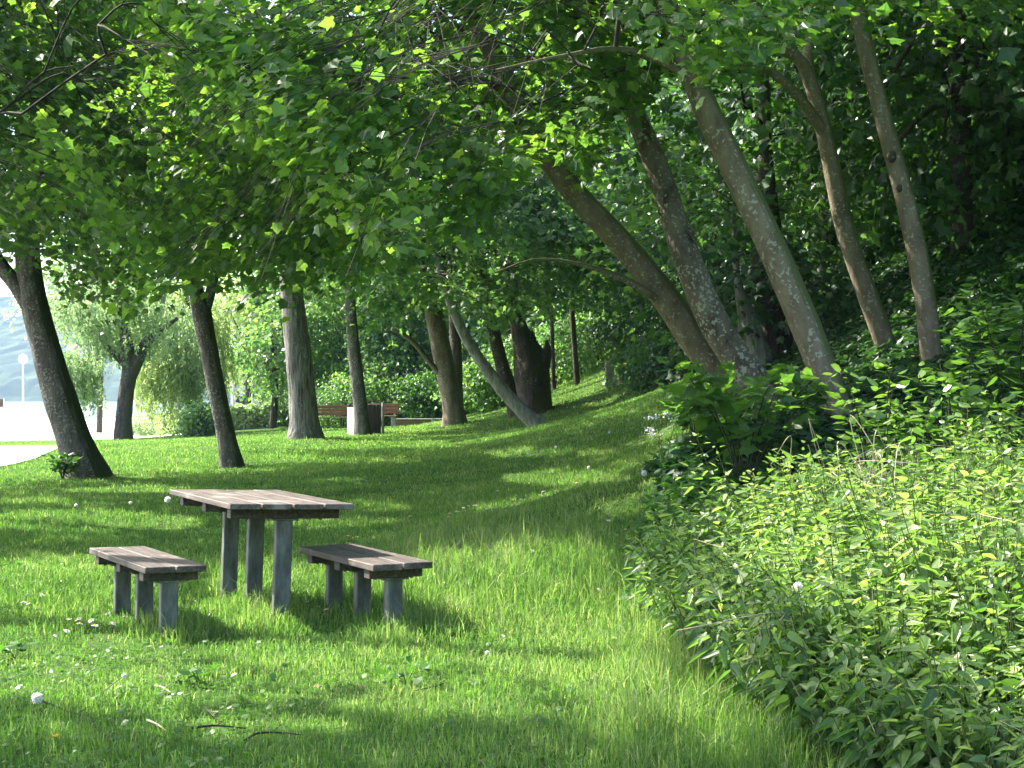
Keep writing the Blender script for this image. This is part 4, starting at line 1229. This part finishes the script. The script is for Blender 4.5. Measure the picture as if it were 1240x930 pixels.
# ------------------------------------------------------------------ nettles
mb = MB()
n0 = 8600
x = rng.uniform(.7, 5.4, n0); y = rng.uniform(4.6, 12.4, n0)
k = in_poly(x, y, NETTLE) & (np.abs(x) / y < .43)
x, y = x[k], y[k]
ed = poly_dist(x, y, NETTLE)
hh = (.38 + .55 * np.clip(ed / .9, 0, 1)) * (.72 + .42 * rng.random(len(x))) * (.55 + .95 * fnoise(x * .9, y * .9, 61))
hh = np.where(y < 7, hh * np.interp(y, [4.5, 5.5, 7], [.42, .62, .95]), hh)
z = terr(x, y)
patch = fnoise(x * 1.3, y * 1.3, 63); gap = fnoise(x * 1.9, y * 1.9, 64)
kindv = np.where(patch > .57, 1, 0); kindv = np.where(rng.random(len(x)) < .07, 1, kindv); kindv = np.where(rng.random(len(x)) < .05, 2, kindv)
acc = {0: [[] for _ in range(5)], 1: [[] for _ in range(5)]}
for i in range(len(x)):
    if gap[i] > .70 and rng.random() < .8:
        continue
    h_ = hh[i] * (1.22 if rng.random() < .06 else 1)
    lean = rng.normal(size=2) * .13 + np.array([-.10 * (ed[i] < .5), -.03])
    top = np.array([x[i] + lean[0] * h_ * 2, y[i] + lean[1] * h_ * 2, z[i] + h_])
    bot = np.array([x[i], y[i], z[i] - .02])
    kd = int(kindv[i])
    if kd == 2:  # dead grey stalks and grass stems between the nettles
        bend = top + np.array([rng.normal() * .18, rng.normal() * .12, -.04])
        tube(mb, np.array([bot, (bot + top) / 2, top, bend]), [.003, .003, .002, .001], 3, 2, cap=False)
        continue
    nn = int(7 + h_ * 10) if kd == 0 else int(4 + h_ * 7)
    t = np.linspace(.18, 1, nn)
    tube(mb, np.array([bot, (bot + top) / 2 + rng.normal(size=3) * .02, top]), [.004, .0035, .002], 3, 1, cap=False)
    a0 = rng.random() * 6.28; big = rng.uniform(.7, 1.25); young = rng.normal() * .14
    A = acc[kd]
    for j, tt in enumerate(t):
        c = bot + (top - bot) * tt
        for s_ in (0, np.pi):
            if rng.random() < .1:
                continue
            a = a0 + j * np.pi / 2 + s_ + rng.normal() * .3
            up = .05 - .75 * (1 - tt) + .6 * (tt > .93)
            d = np.array([math.cos(a), math.sin(a), up + rng.normal() * .25])
            A[0].append(c + d * .022); A[1].append(d)
            A[2].append((rng.normal() * .5, rng.normal() * .5, 1.0))
            A[3].append((.102 - .045 * max(0, tt - .7) / .3) * rng.uniform(.65, 1.2) * big * (1 if kd == 0 else .8)); A[4].append(np.clip(.14 + young + .58 * tt ** 2.5 + rng.normal() * .15, 0, 1))
leaves(mb, *[np.array(q) for q in acc[0][:4]], 'nettle', 0, np.array(acc[0][4]))
leaves(mb, *[np.array(q) for q in acc[1][:4]], 'ovate', 3, np.array(acc[1][4]))
tag(mb.build('nettle_undergrowth', [M['nettle_leaf'], M['green_stem'], M['dry_stem'], M['shrub_leaf']]), 'tall sunlit stinging nettles massed at the foot of the bank', 'nettles', kind='stuff')

# low herbs on the shaded slope and ivy carpet under the wood
mb = MB()
def herbs(n, xr, yr, keepf, hmax, size, kind, tb, mat=0):
    x = rng.uniform(*xr, n); y = rng.uniform(*yr, n)
    k = keepf(x, y); x, y = x[k], y[k]
    z = terr(x, y) + hmax(x, y) * rng.random(len(x)) ** .6
    p = np.stack([x, y, z], 1)
    a = rng.random(len(x)) * 6.28
    tip = np.stack([np.cos(a), np.sin(a), -.3 + .4 * rng.normal(size=len(x))], 1)
    nr = np.array([0, -.15, 1.]) + .4 * rng.normal(size=p.shape)
    ti = np.clip(tb + .4 * (fnoise(x * 1.2, y * 1.2, 71) - .5) + .18 * rng.normal(size=len(x)), 0, 1)
    leaves(mb, p, tip, nr, size * (.6 + .8 * rng.random(len(x))), kind, mat, ti)


def slope_keep(x, y):
    px, py = proj(np.stack([x, y, terr(x, y)], 1))
    edge = np.interp(y, [9.5, 10.5, 12, 14, 17, 22, 30, 38], [.75, .85, 1.0, 1.35, 2.1, 3.3, 4.9, 5.6])
    return (x > edge + .5 * (fnoise(x * 2, y * 2, 75) - .5)) & ~(in_poly(x, y, NETTLE) & (poly_dist(x, y, NETTLE) > .3)) & (px < 1400)


def slope_h(x, y):
    edge = np.interp(y, [9.5, 10.5, 12, 14, 17, 22, 30, 38], [.75, .85, 1.0, 1.35, 2.1, 3.3, 4.9, 5.6])
    return np.clip(.12 + .35 * (x - edge), .1, np.interp(y, [11.5, 13], [.45, .24])) * (.5 + fnoise(x * 1.5, y * 1.5, 77))


herbs(44000, (.6, 6), (9.5, 13.2), slope_keep, slope_h, .10, 'ovate', .45)
herbs(56000, (1.0, 7), (13, 17), slope_keep, slope_h, .10, 'ovate', .35, 1)  # from here up the slope shade is put into a darker leaf colour
herbs(110000, (2.0, 12), (15, 30), slope_keep, lambda x, y: slope_h(x, y) * 1.1, .11, 'ovate', .3, 1)
herbs(26000, (4, 20), (26, 52), slope_keep, lambda x, y: .6 + 0 * x, .3, 'tuft', .3, 1)
tag(mb.build('undergrowth', [M['herb_leaf'], M['dark_leaf']]), kind='stuff')


# ------------------------------------------------------------------ single plants
def stem_shrub(name, label, cat, base, height, spread, nst, per, leafm, size, kind, group=None, tint=.6, up=.2, stemm=None, lean=(0, 0), sr=.008):
    bx, by = base[0], base[1]; z = float(terr(bx, by))
    e = thing(name, label, cat, (bx, by, z), group)
    sm = MB(); lm = MB()
    for s_ in range(nst):
        a = rng.random() * 6.28; sp = spread * (.4 + .6 * rng.random()); hh_ = height * (.65 + .4 * rng.random())
        P = catmull([(0, 0, -.03), (sp * .3 * math.cos(a) + lean[0] * .3, sp * .3 * math.sin(a), hh_ * .45), (sp * .75 * math.cos(a) + lean[0] * .75, sp * .75 * math.sin(a) + lean[1] * .7, hh_ * .85), (sp * math.cos(a) + lean[0], sp * math.sin(a) + lean[1], hh_)], 6)
        tube(sm, P, np.linspace(sr, sr * .35, len(P)), 5)
        t = .35 + .65 * rng.random(per)
        i = t * (len(P) - 1); i0 = np.minimum(i.astype(int), len(P) - 2)
        c = P[i0] + (P[i0 + 1] - P[i0]) * (i - i0)[:, None]
        aa = rng.random(per) * 6.28
        d = np.stack([np.cos(aa), np.sin(aa), up + .3 * rng.normal(size=per)], 1)
        c = c + d * size * rng.uniform(.2, 1.1, per)[:, None]
        nr = np.array([0, 0, 1.]) + .4 * rng.normal(size=(per, 3))
        leaves(lm, c, d, nr, size * (.6 + .6 * rng.random(per)), kind, 0, np.clip(tint + .3 * (t - .7) + .15 * rng.normal(size=per), 0, 1))
    sm.build('stem', stemm or M['twig'], e)
    lm.build('foliage', [leafm], e)
    return e


stem_shrub('maple_sapling', 'young maple with big flat leaves in front of the crossing leaning trunks', 'sapling', W(900, 560, 13.0), 1.2, .75, 9, 22, M['maple_leaf'], .155, 'maple', tint=.35, up=0)
stem_shrub('maple_sapling', 'smaller young maple at the lawn side of the crossing leaning trunks', 'sapling', W(845, 525, 14.2), .9, .55, 7, 18, M['maple_leaf'], .14, 'maple', tint=.4, up=0)
stem_shrub('shrub', 'glossy-leaved sunlit shrub just in front of the smooth grey leaning trunk', 'shrub', W(1065, 600, 11.7), 1.3, .42, 8, 30, M['shrub_leaf'], .12, 'ovate', tint=.75, group='glossy shrubs at the top of the nettles')
stem_shrub('shrub', 'widest glossy sunlit shrub with whitish shining leaves above the nettles', 'shrub', W(1165, 600, 11.6), 1.35, .7, 14, 40, M['shrub_leaf'], .12, 'ovate', tint=.6, group='glossy shrubs at the top of the nettles')
stem_shrub('shrub', 'tallest glossy shrub at the thicket edge, partly in shade', 'shrub', W(1230, 540, 12.2), 1.6, .6, 14, 40, M['shrub_leaf'], .12, 'ovate', tint=.45, group='glossy shrubs at the top of the nettles')
stem_shrub('fern', 'small dark leafy tuft growing against the root of the forked trunk', 'plant', W(76, 578, 26.3),   .40, .24, 10, 20, M['herb_leaf'], .13, 'ovate', tint=.15)
for (px, py, D, lab) in [(240, 829, None, 'broad bluish dock leaves on the lawn under the near twigs'), (492, 834, None, 'lone round dock leaf tuft in the lawn nearest the bright middle'), (18, 798, None, 'dock leaf tuft at the lawn edge nearest the dandelion clock')]:
    D = F * H / (py - HY); c = W(px, py, D)
    stem_shrub('dock_plant', lab, 'plant', c, .09, .07, 4, 3, M['herb_leaf'], .075, 'round', tint=.1, group='dock plants in the lawn', sr=.003)
# tangle of dry stems
for (px, py, D, lab, hh_, nn) in [(1078, 690, 9.2, 'tangle of dry bleached stems in the middle of the nettles', 1.02, 16), (985, 640, 11, 'curled dry bramble stem at the foot of the grey leaning trunk', .8, 3), (905, 870, 7.0, 'single dry pale stalk at the nettle edge', .34, 2)]:
    c = W(px, py, D); z = float(terr(c[0], c[1]))
    e = thing('dry_stalk', lab, 'dead stems', (c[0], c[1], z), 'dry stalks among the nettles')
    mb = MB()
    for s_ in range(nn):
        a = rng.random() * 6.28; q = rng.normal(size=(4, 3)) * .07
        P = catmull([(0.03 * rng.normal(), .03 * rng.normal(), -.02), q[0] + (0, 0, hh_ * .4), q[1] * 1.5 + (.05 * math.cos(a), .05 * math.sin(a), hh_ * .8), q[2] * 2 + (.15 * math.cos(a), .15 * math.sin(a), hh_ * rng.uniform(.8, 1.15)), q[3] * 2 + (.28 * math.cos(a), .28 * math.sin(a), hh_ * rng.uniform(.7, 1.0))], 6)
        tube(mb, P, np.linspace(.006, .002, len(P)), 4)
    mb.build('stem', M['dry_stem'], e)
# cow parsley
for (px, py, D, lab) in [(826, 560, 14.4, 'white cow parsley umbels on the bank, highest of the pair'), (805, 568, 14.2, 'white cow parsley umbels on the bank, lower and nearer the lawn')]:
    c = W(px, py, D); z = float(terr(c[0], c[1])); e = thing('cow_parsley', lab, 'flower', (c[0], c[1], z), 'cow parsley on the bank')
    sm = MB()
    for s_ in range(4):
        fm = MB()
        a = rng.random() * 6.28; tp = np.array([.14 * math.cos(a), .1 * math.sin(a), rng.uniform(.38, .55)])
        tube(sm, [(0, 0, -.02), tp * np.array([.4, .4, .6]), tp], [.005, .004, .003], 4)
        p = tp + np.c_[rng.normal(size=(26, 2)) * .035, rng.normal(size=26) * .008]
        leaves(fm, p, rnd_unit(26), np.array([0, -.5, 1.]) + .3 * rng.normal(size=(26, 3)), .022, 'round', 0)
        fm.build('umbel', [M['petal']], e)
    sm.build('stem', M['green_stem'], e)


# dandelion clocks
def clock(label, px, py_head, D, hgt, r):
    c = W(px, py_head, D); z = float(terr(c[0], c[1]))
    base = np.array([c[0] + .05 * rng.normal(), c[1] + .03, 0]); base[2] = float(terr(base[0], base[1]))
    e = thing('dandelion_clock', label, 'dandelion', base, 'dandelion seed heads')
    top = c - base
    if hgt: top = np.array([top[0], top[1], hgt])
    sm = MB(); tube(sm, [(0, 0, -.02), top * np.array([.2, .2, .5]), top], [.003, .0027, .0024], 5); sm.build('stem', M['green_stem'], e)
    hm = MB(); nn = 150
    d = rnd_unit(nn)
    leaves(hm, top + d * r * .5, d + .2 * rng.normal(size=(nn, 3)), rnd_unit(nn), r * .42, 'round', 0)
    d2 = rnd_unit(260)
    leaves(hm, top + d2 * r * .3, d2, rnd_unit(260), r * rng.uniform(.6, .9, 260), 'lance', 0)
    sphere(hm, top, r * .3, 8, 6, 0)
    hm.build('seed_head', [M['seed']], e)


clock('largest white dandelion clock, nearest, with a bent pale stem over a dead twig', 45, 845, 6.9, None, .027)
clock('white dandelion clock nestled among the nettle leaves', 966, 711, 7.1, None, .026)
clock('white dandelion clock on the shaded slope beside the nettle patch', 780, 573, 12.5, None, .026)
clock('white dandelion clock touching the far corner of the picnic table top', 203, 605, 11.6, None, .026)
for (px, py) in [(158, 611), (92, 615), (640, 529), (655, 530), (673, 517), (738, 513), (713, 571), (590, 801), (150, 830)]:
    D = 24 if py < 540 else 19
    if py > 600: D = F * (H - .12) / (py - HY)
    clock('small white dandelion clock dotted on the lawn', px, py, D, .16, .022 if py < 700 else .012)

# yellow dandelion and daisies
D = F * H / (910 - HY); c = W(68, 908, D)
e = thing('dandelion_flower', 'single yellow dandelion flower in the near lawn', 'dandelion', (c[0], c[1], float(terr(c[0], c[1]))))
sm = MB(); tube(sm, [(0, 0, -.01), (0, 0, .05)], .003, 5); sm.build('stem', M['green_stem'], e)
fm = MB(); a = rng.random(40) * 6.28; leaves(fm, np.tile((0, 0, .05), (40, 1)), np.stack([np.cos(a), np.sin(a), .2 + .5 * rng.random(40)], 1), np.tile((0, 0, 1.), (40, 1)), .022, 'lance', 0); fm.build('flower_head', [M['yellow']], e)

proto = None
spots = [(83, 765), (92, 772), (100, 766), (118, 764), (128, 768), (140, 766), (74, 778), (60, 782), (150, 760), (112, 775), (136, 757), (98, 758), (46, 730), (52, 735), (40, 742), (30, 745),
         (545, 640), (552, 646), (575, 637), (600, 648), (612, 642), (540, 652), (632, 645), (655, 640), (640, 638), (672, 642), (590, 640), (565, 632), (622, 655), (500, 642),
         (385, 745), (376, 738), (398, 750), (530, 715), (520, 722), (535, 728), (745, 795), (758, 700), (735, 690), (720, 745), (20, 848), (152, 848), (420, 660), (640, 700), (600, 620), (460, 640), (700, 560), (720, 550), (745, 560), (770, 548), (660, 560), (560, 600), (250, 620), (60, 640), (190, 640)]
for (px, py) in spots:
    D = F * H / (py - HY) if py > 600 else 18
    c = W(px, py, D); zz = float(terr(c[0], c[1]))
    if proto is None:
        proto = thing('daisy', 'tiny white daisy standing in the lawn', 'daisy', (c[0], c[1], zz), 'white daisies in the lawn')
        sm = MB(); tube(sm, [(0, 0, -.01), (.004, 0, .05), (.004, 0, .085)], .0018, 4); sm.build('stem', M['green_stem'], proto)
        fm = MB(); a = np.linspace(0, 6.28, 13, endpoint=False); leaves(fm, np.tile((.004, -.002, .085), (13, 1)), np.stack([np.cos(a), np.sin(a), .12 + 0 * a], 1), np.tile((0, 0, 1.), (13, 1)), .022, 'ovate', 0); fm.build('petal', [M['petal']], proto)
        ce = MB(); sphere(ce, (.004, -.002, .087), .006, 8, 6); ce.build('flower_centre', M['yellow'], proto)
        continue
    o = proto.copy(); COL.objects.link(o); o.location = (c[0], c[1], zz); s_ = rng.uniform(.7, 1.15) * (1 if py > 700 else 1.3); o.scale = (s_,) * 3; o.rotation_euler = (rng.uniform(0, .6), rng.normal() * .2, rng.random() * 6)
    for ch in proto.children:
        q = ch.copy(); q.parent = o; COL.objects.link(q)

# twigs lying on the lawn
for (pts, r, lab, mt) in [
        ([(232, 876), (262, 874), (298, 872)], .007, 'thin dark twig lying on the lawn, straight, beside the forked twig', 'twig'),
        ([(296, 888), (312, 882), (340, 880), (370, 881)], .0065, 'dark forked twig lying on a bare lawn patch, thickest of the pair', 'twig'),
        ([(248, 850), (258, 862), (268, 868)], .005, 'short bent twig standing above the straight twig on the lawn', 'twig'),
        ([(52, 848), (78, 852), (104, 868), (128, 886)], .006, 'long bare twig arching out from behind the largest dandelion clock', 'twig'),
        ([(188, 824), (198, 828), (208, 832)], .007, 'pale bleached stick lying in the lawn below the daisies', 'dry_stem'),
        ([(178, 868), (190, 874), (202, 880)], .006, 'pale grey stick beside the bluish dock leaves', 'dry_stem'),
        ([(540, 822), (522, 826), (500, 832)], .005, 'thin curved twig touching the lone dock tuft', 'twig')]:
    P = []
    for i, (px, py) in enumerate(pts):
        D = F * (H - .06) / (py - HY); c = W(px, py, D); P.append((c[0], c[1], float(terr(c[0], c[1])) + .03 + .008 * rng.normal()))
    P = catmull(P, 5); org = P[0].copy()
    mb = MB(); tube(mb, P, np.linspace(r, r * .4, len(P)), 6)
    q = P[len(P) // 2]; tube(mb, [q, q + np.array([.02, .03, .01]), q + np.array([.035, .06, .022])], [r * .45, r * .3, r * .15], 4)
    o = mb.build('fallen_twig', M[mt], None, org); o.location = tuple(org)
    tag(o, lab, 'twig', 'twigs fallen on the lawn')

# ------------------------------------------------------------------ air over the lake
m, t = nt('haze_air')
v = nd(t, 'ShaderNodeVolumePrincipled'); v.inputs['Color'].default_value = (.34, .48, .80, 1); v.inputs['Density'].default_value = .00027; v.inputs['Anisotropy'].default_value = .2
o = nd(t, 'ShaderNodeOutputMaterial'); t.links.new(v.outputs[0], o.inputs['Volume'])
mb = MB(); box(mb, (-250, 680, 54), (2400, 1700, 124), bev=.0)
hz = tag(mb.build('haze', m), kind='stuff')

# ------------------------------------------------------------------ light, camera, render
sd = bpy.data.lights.new('sun', 'SUN'); sd.energy = 4.3; sd.angle = R(.53); sd.color = (1.0, .95, .86)
so = bpy.data.objects.new('sun', sd); COL.objects.link(so)
from mathutils import Vector
so.rotation_euler = Vector(SUN).to_track_quat('Z', 'Y').to_euler()

w = bpy.data.worlds.new('World'); SC.world = w; w.use_nodes = True
t = w.node_tree; t.nodes.clear()
sk = nd(t, 'ShaderNodeTexSky', sky_type='NISHITA'); sk.sun_disc = False
sk.sun_elevation = math.asin(SUN[2]); sk.sun_rotation = math.atan2(SUN[0], SUN[1])
sk.air_density = 1.0; sk.dust_density = 2.5; sk.ozone_density = 1.0
bg = nd(t, 'ShaderNodeBackground'); bg.inputs[1].default_value = .15
o = nd(t, 'ShaderNodeOutputWorld'); t.links.new(sk.outputs[0], bg.inputs[0]); t.links.new(bg.outputs[0], o.inputs[0])

cd = bpy.data.cameras.new('camera'); cam = bpy.data.objects.new('camera', cd); COL.objects.link(cam)
cam.location = (0, 0, H); cam.rotation_euler = (R(90), 0, 0)
cd.sensor_width = 36; cd.sensor_fit = 'HORIZONTAL'; cd.lens = F / 1240 * 36
cd.shift_y = (HY - 465) / 1240
cd.clip_start = .05; cd.clip_end = 6000
SC.camera = cam

SC.view_settings.view_transform = 'Standard'; SC.view_settings.look = 'None'; SC.view_settings.gamma = 1; SC.view_settings.exposure = EXPOSURE
SC.view_settings.use_curve_mapping = False
SC.render.engine = 'CYCLES'
cy = SC.cycles
cy.max_bounces = 9; cy.diffuse_bounces = 6; cy.glossy_bounces = 2; cy.transmission_bounces = 6; cy.volume_bounces = 0; cy.transparent_max_bounces = 4
cy.use_denoising = True
try:
    cy.denoiser = 'OPENIMAGEDENOISE'; cy.denoising_prefilter = 'ACCURATE'; cy.denoising_input_passes = 'RGB_ALBEDO_NORMAL'
except Exception:
    pass
cy.sample_clamp_indirect = 6; cy.caustics_reflective = False; cy.caustics_refractive = False
cy.volume_step_rate = 10; cy.volume_max_steps = 32
SC.render.use_persistent_data = False
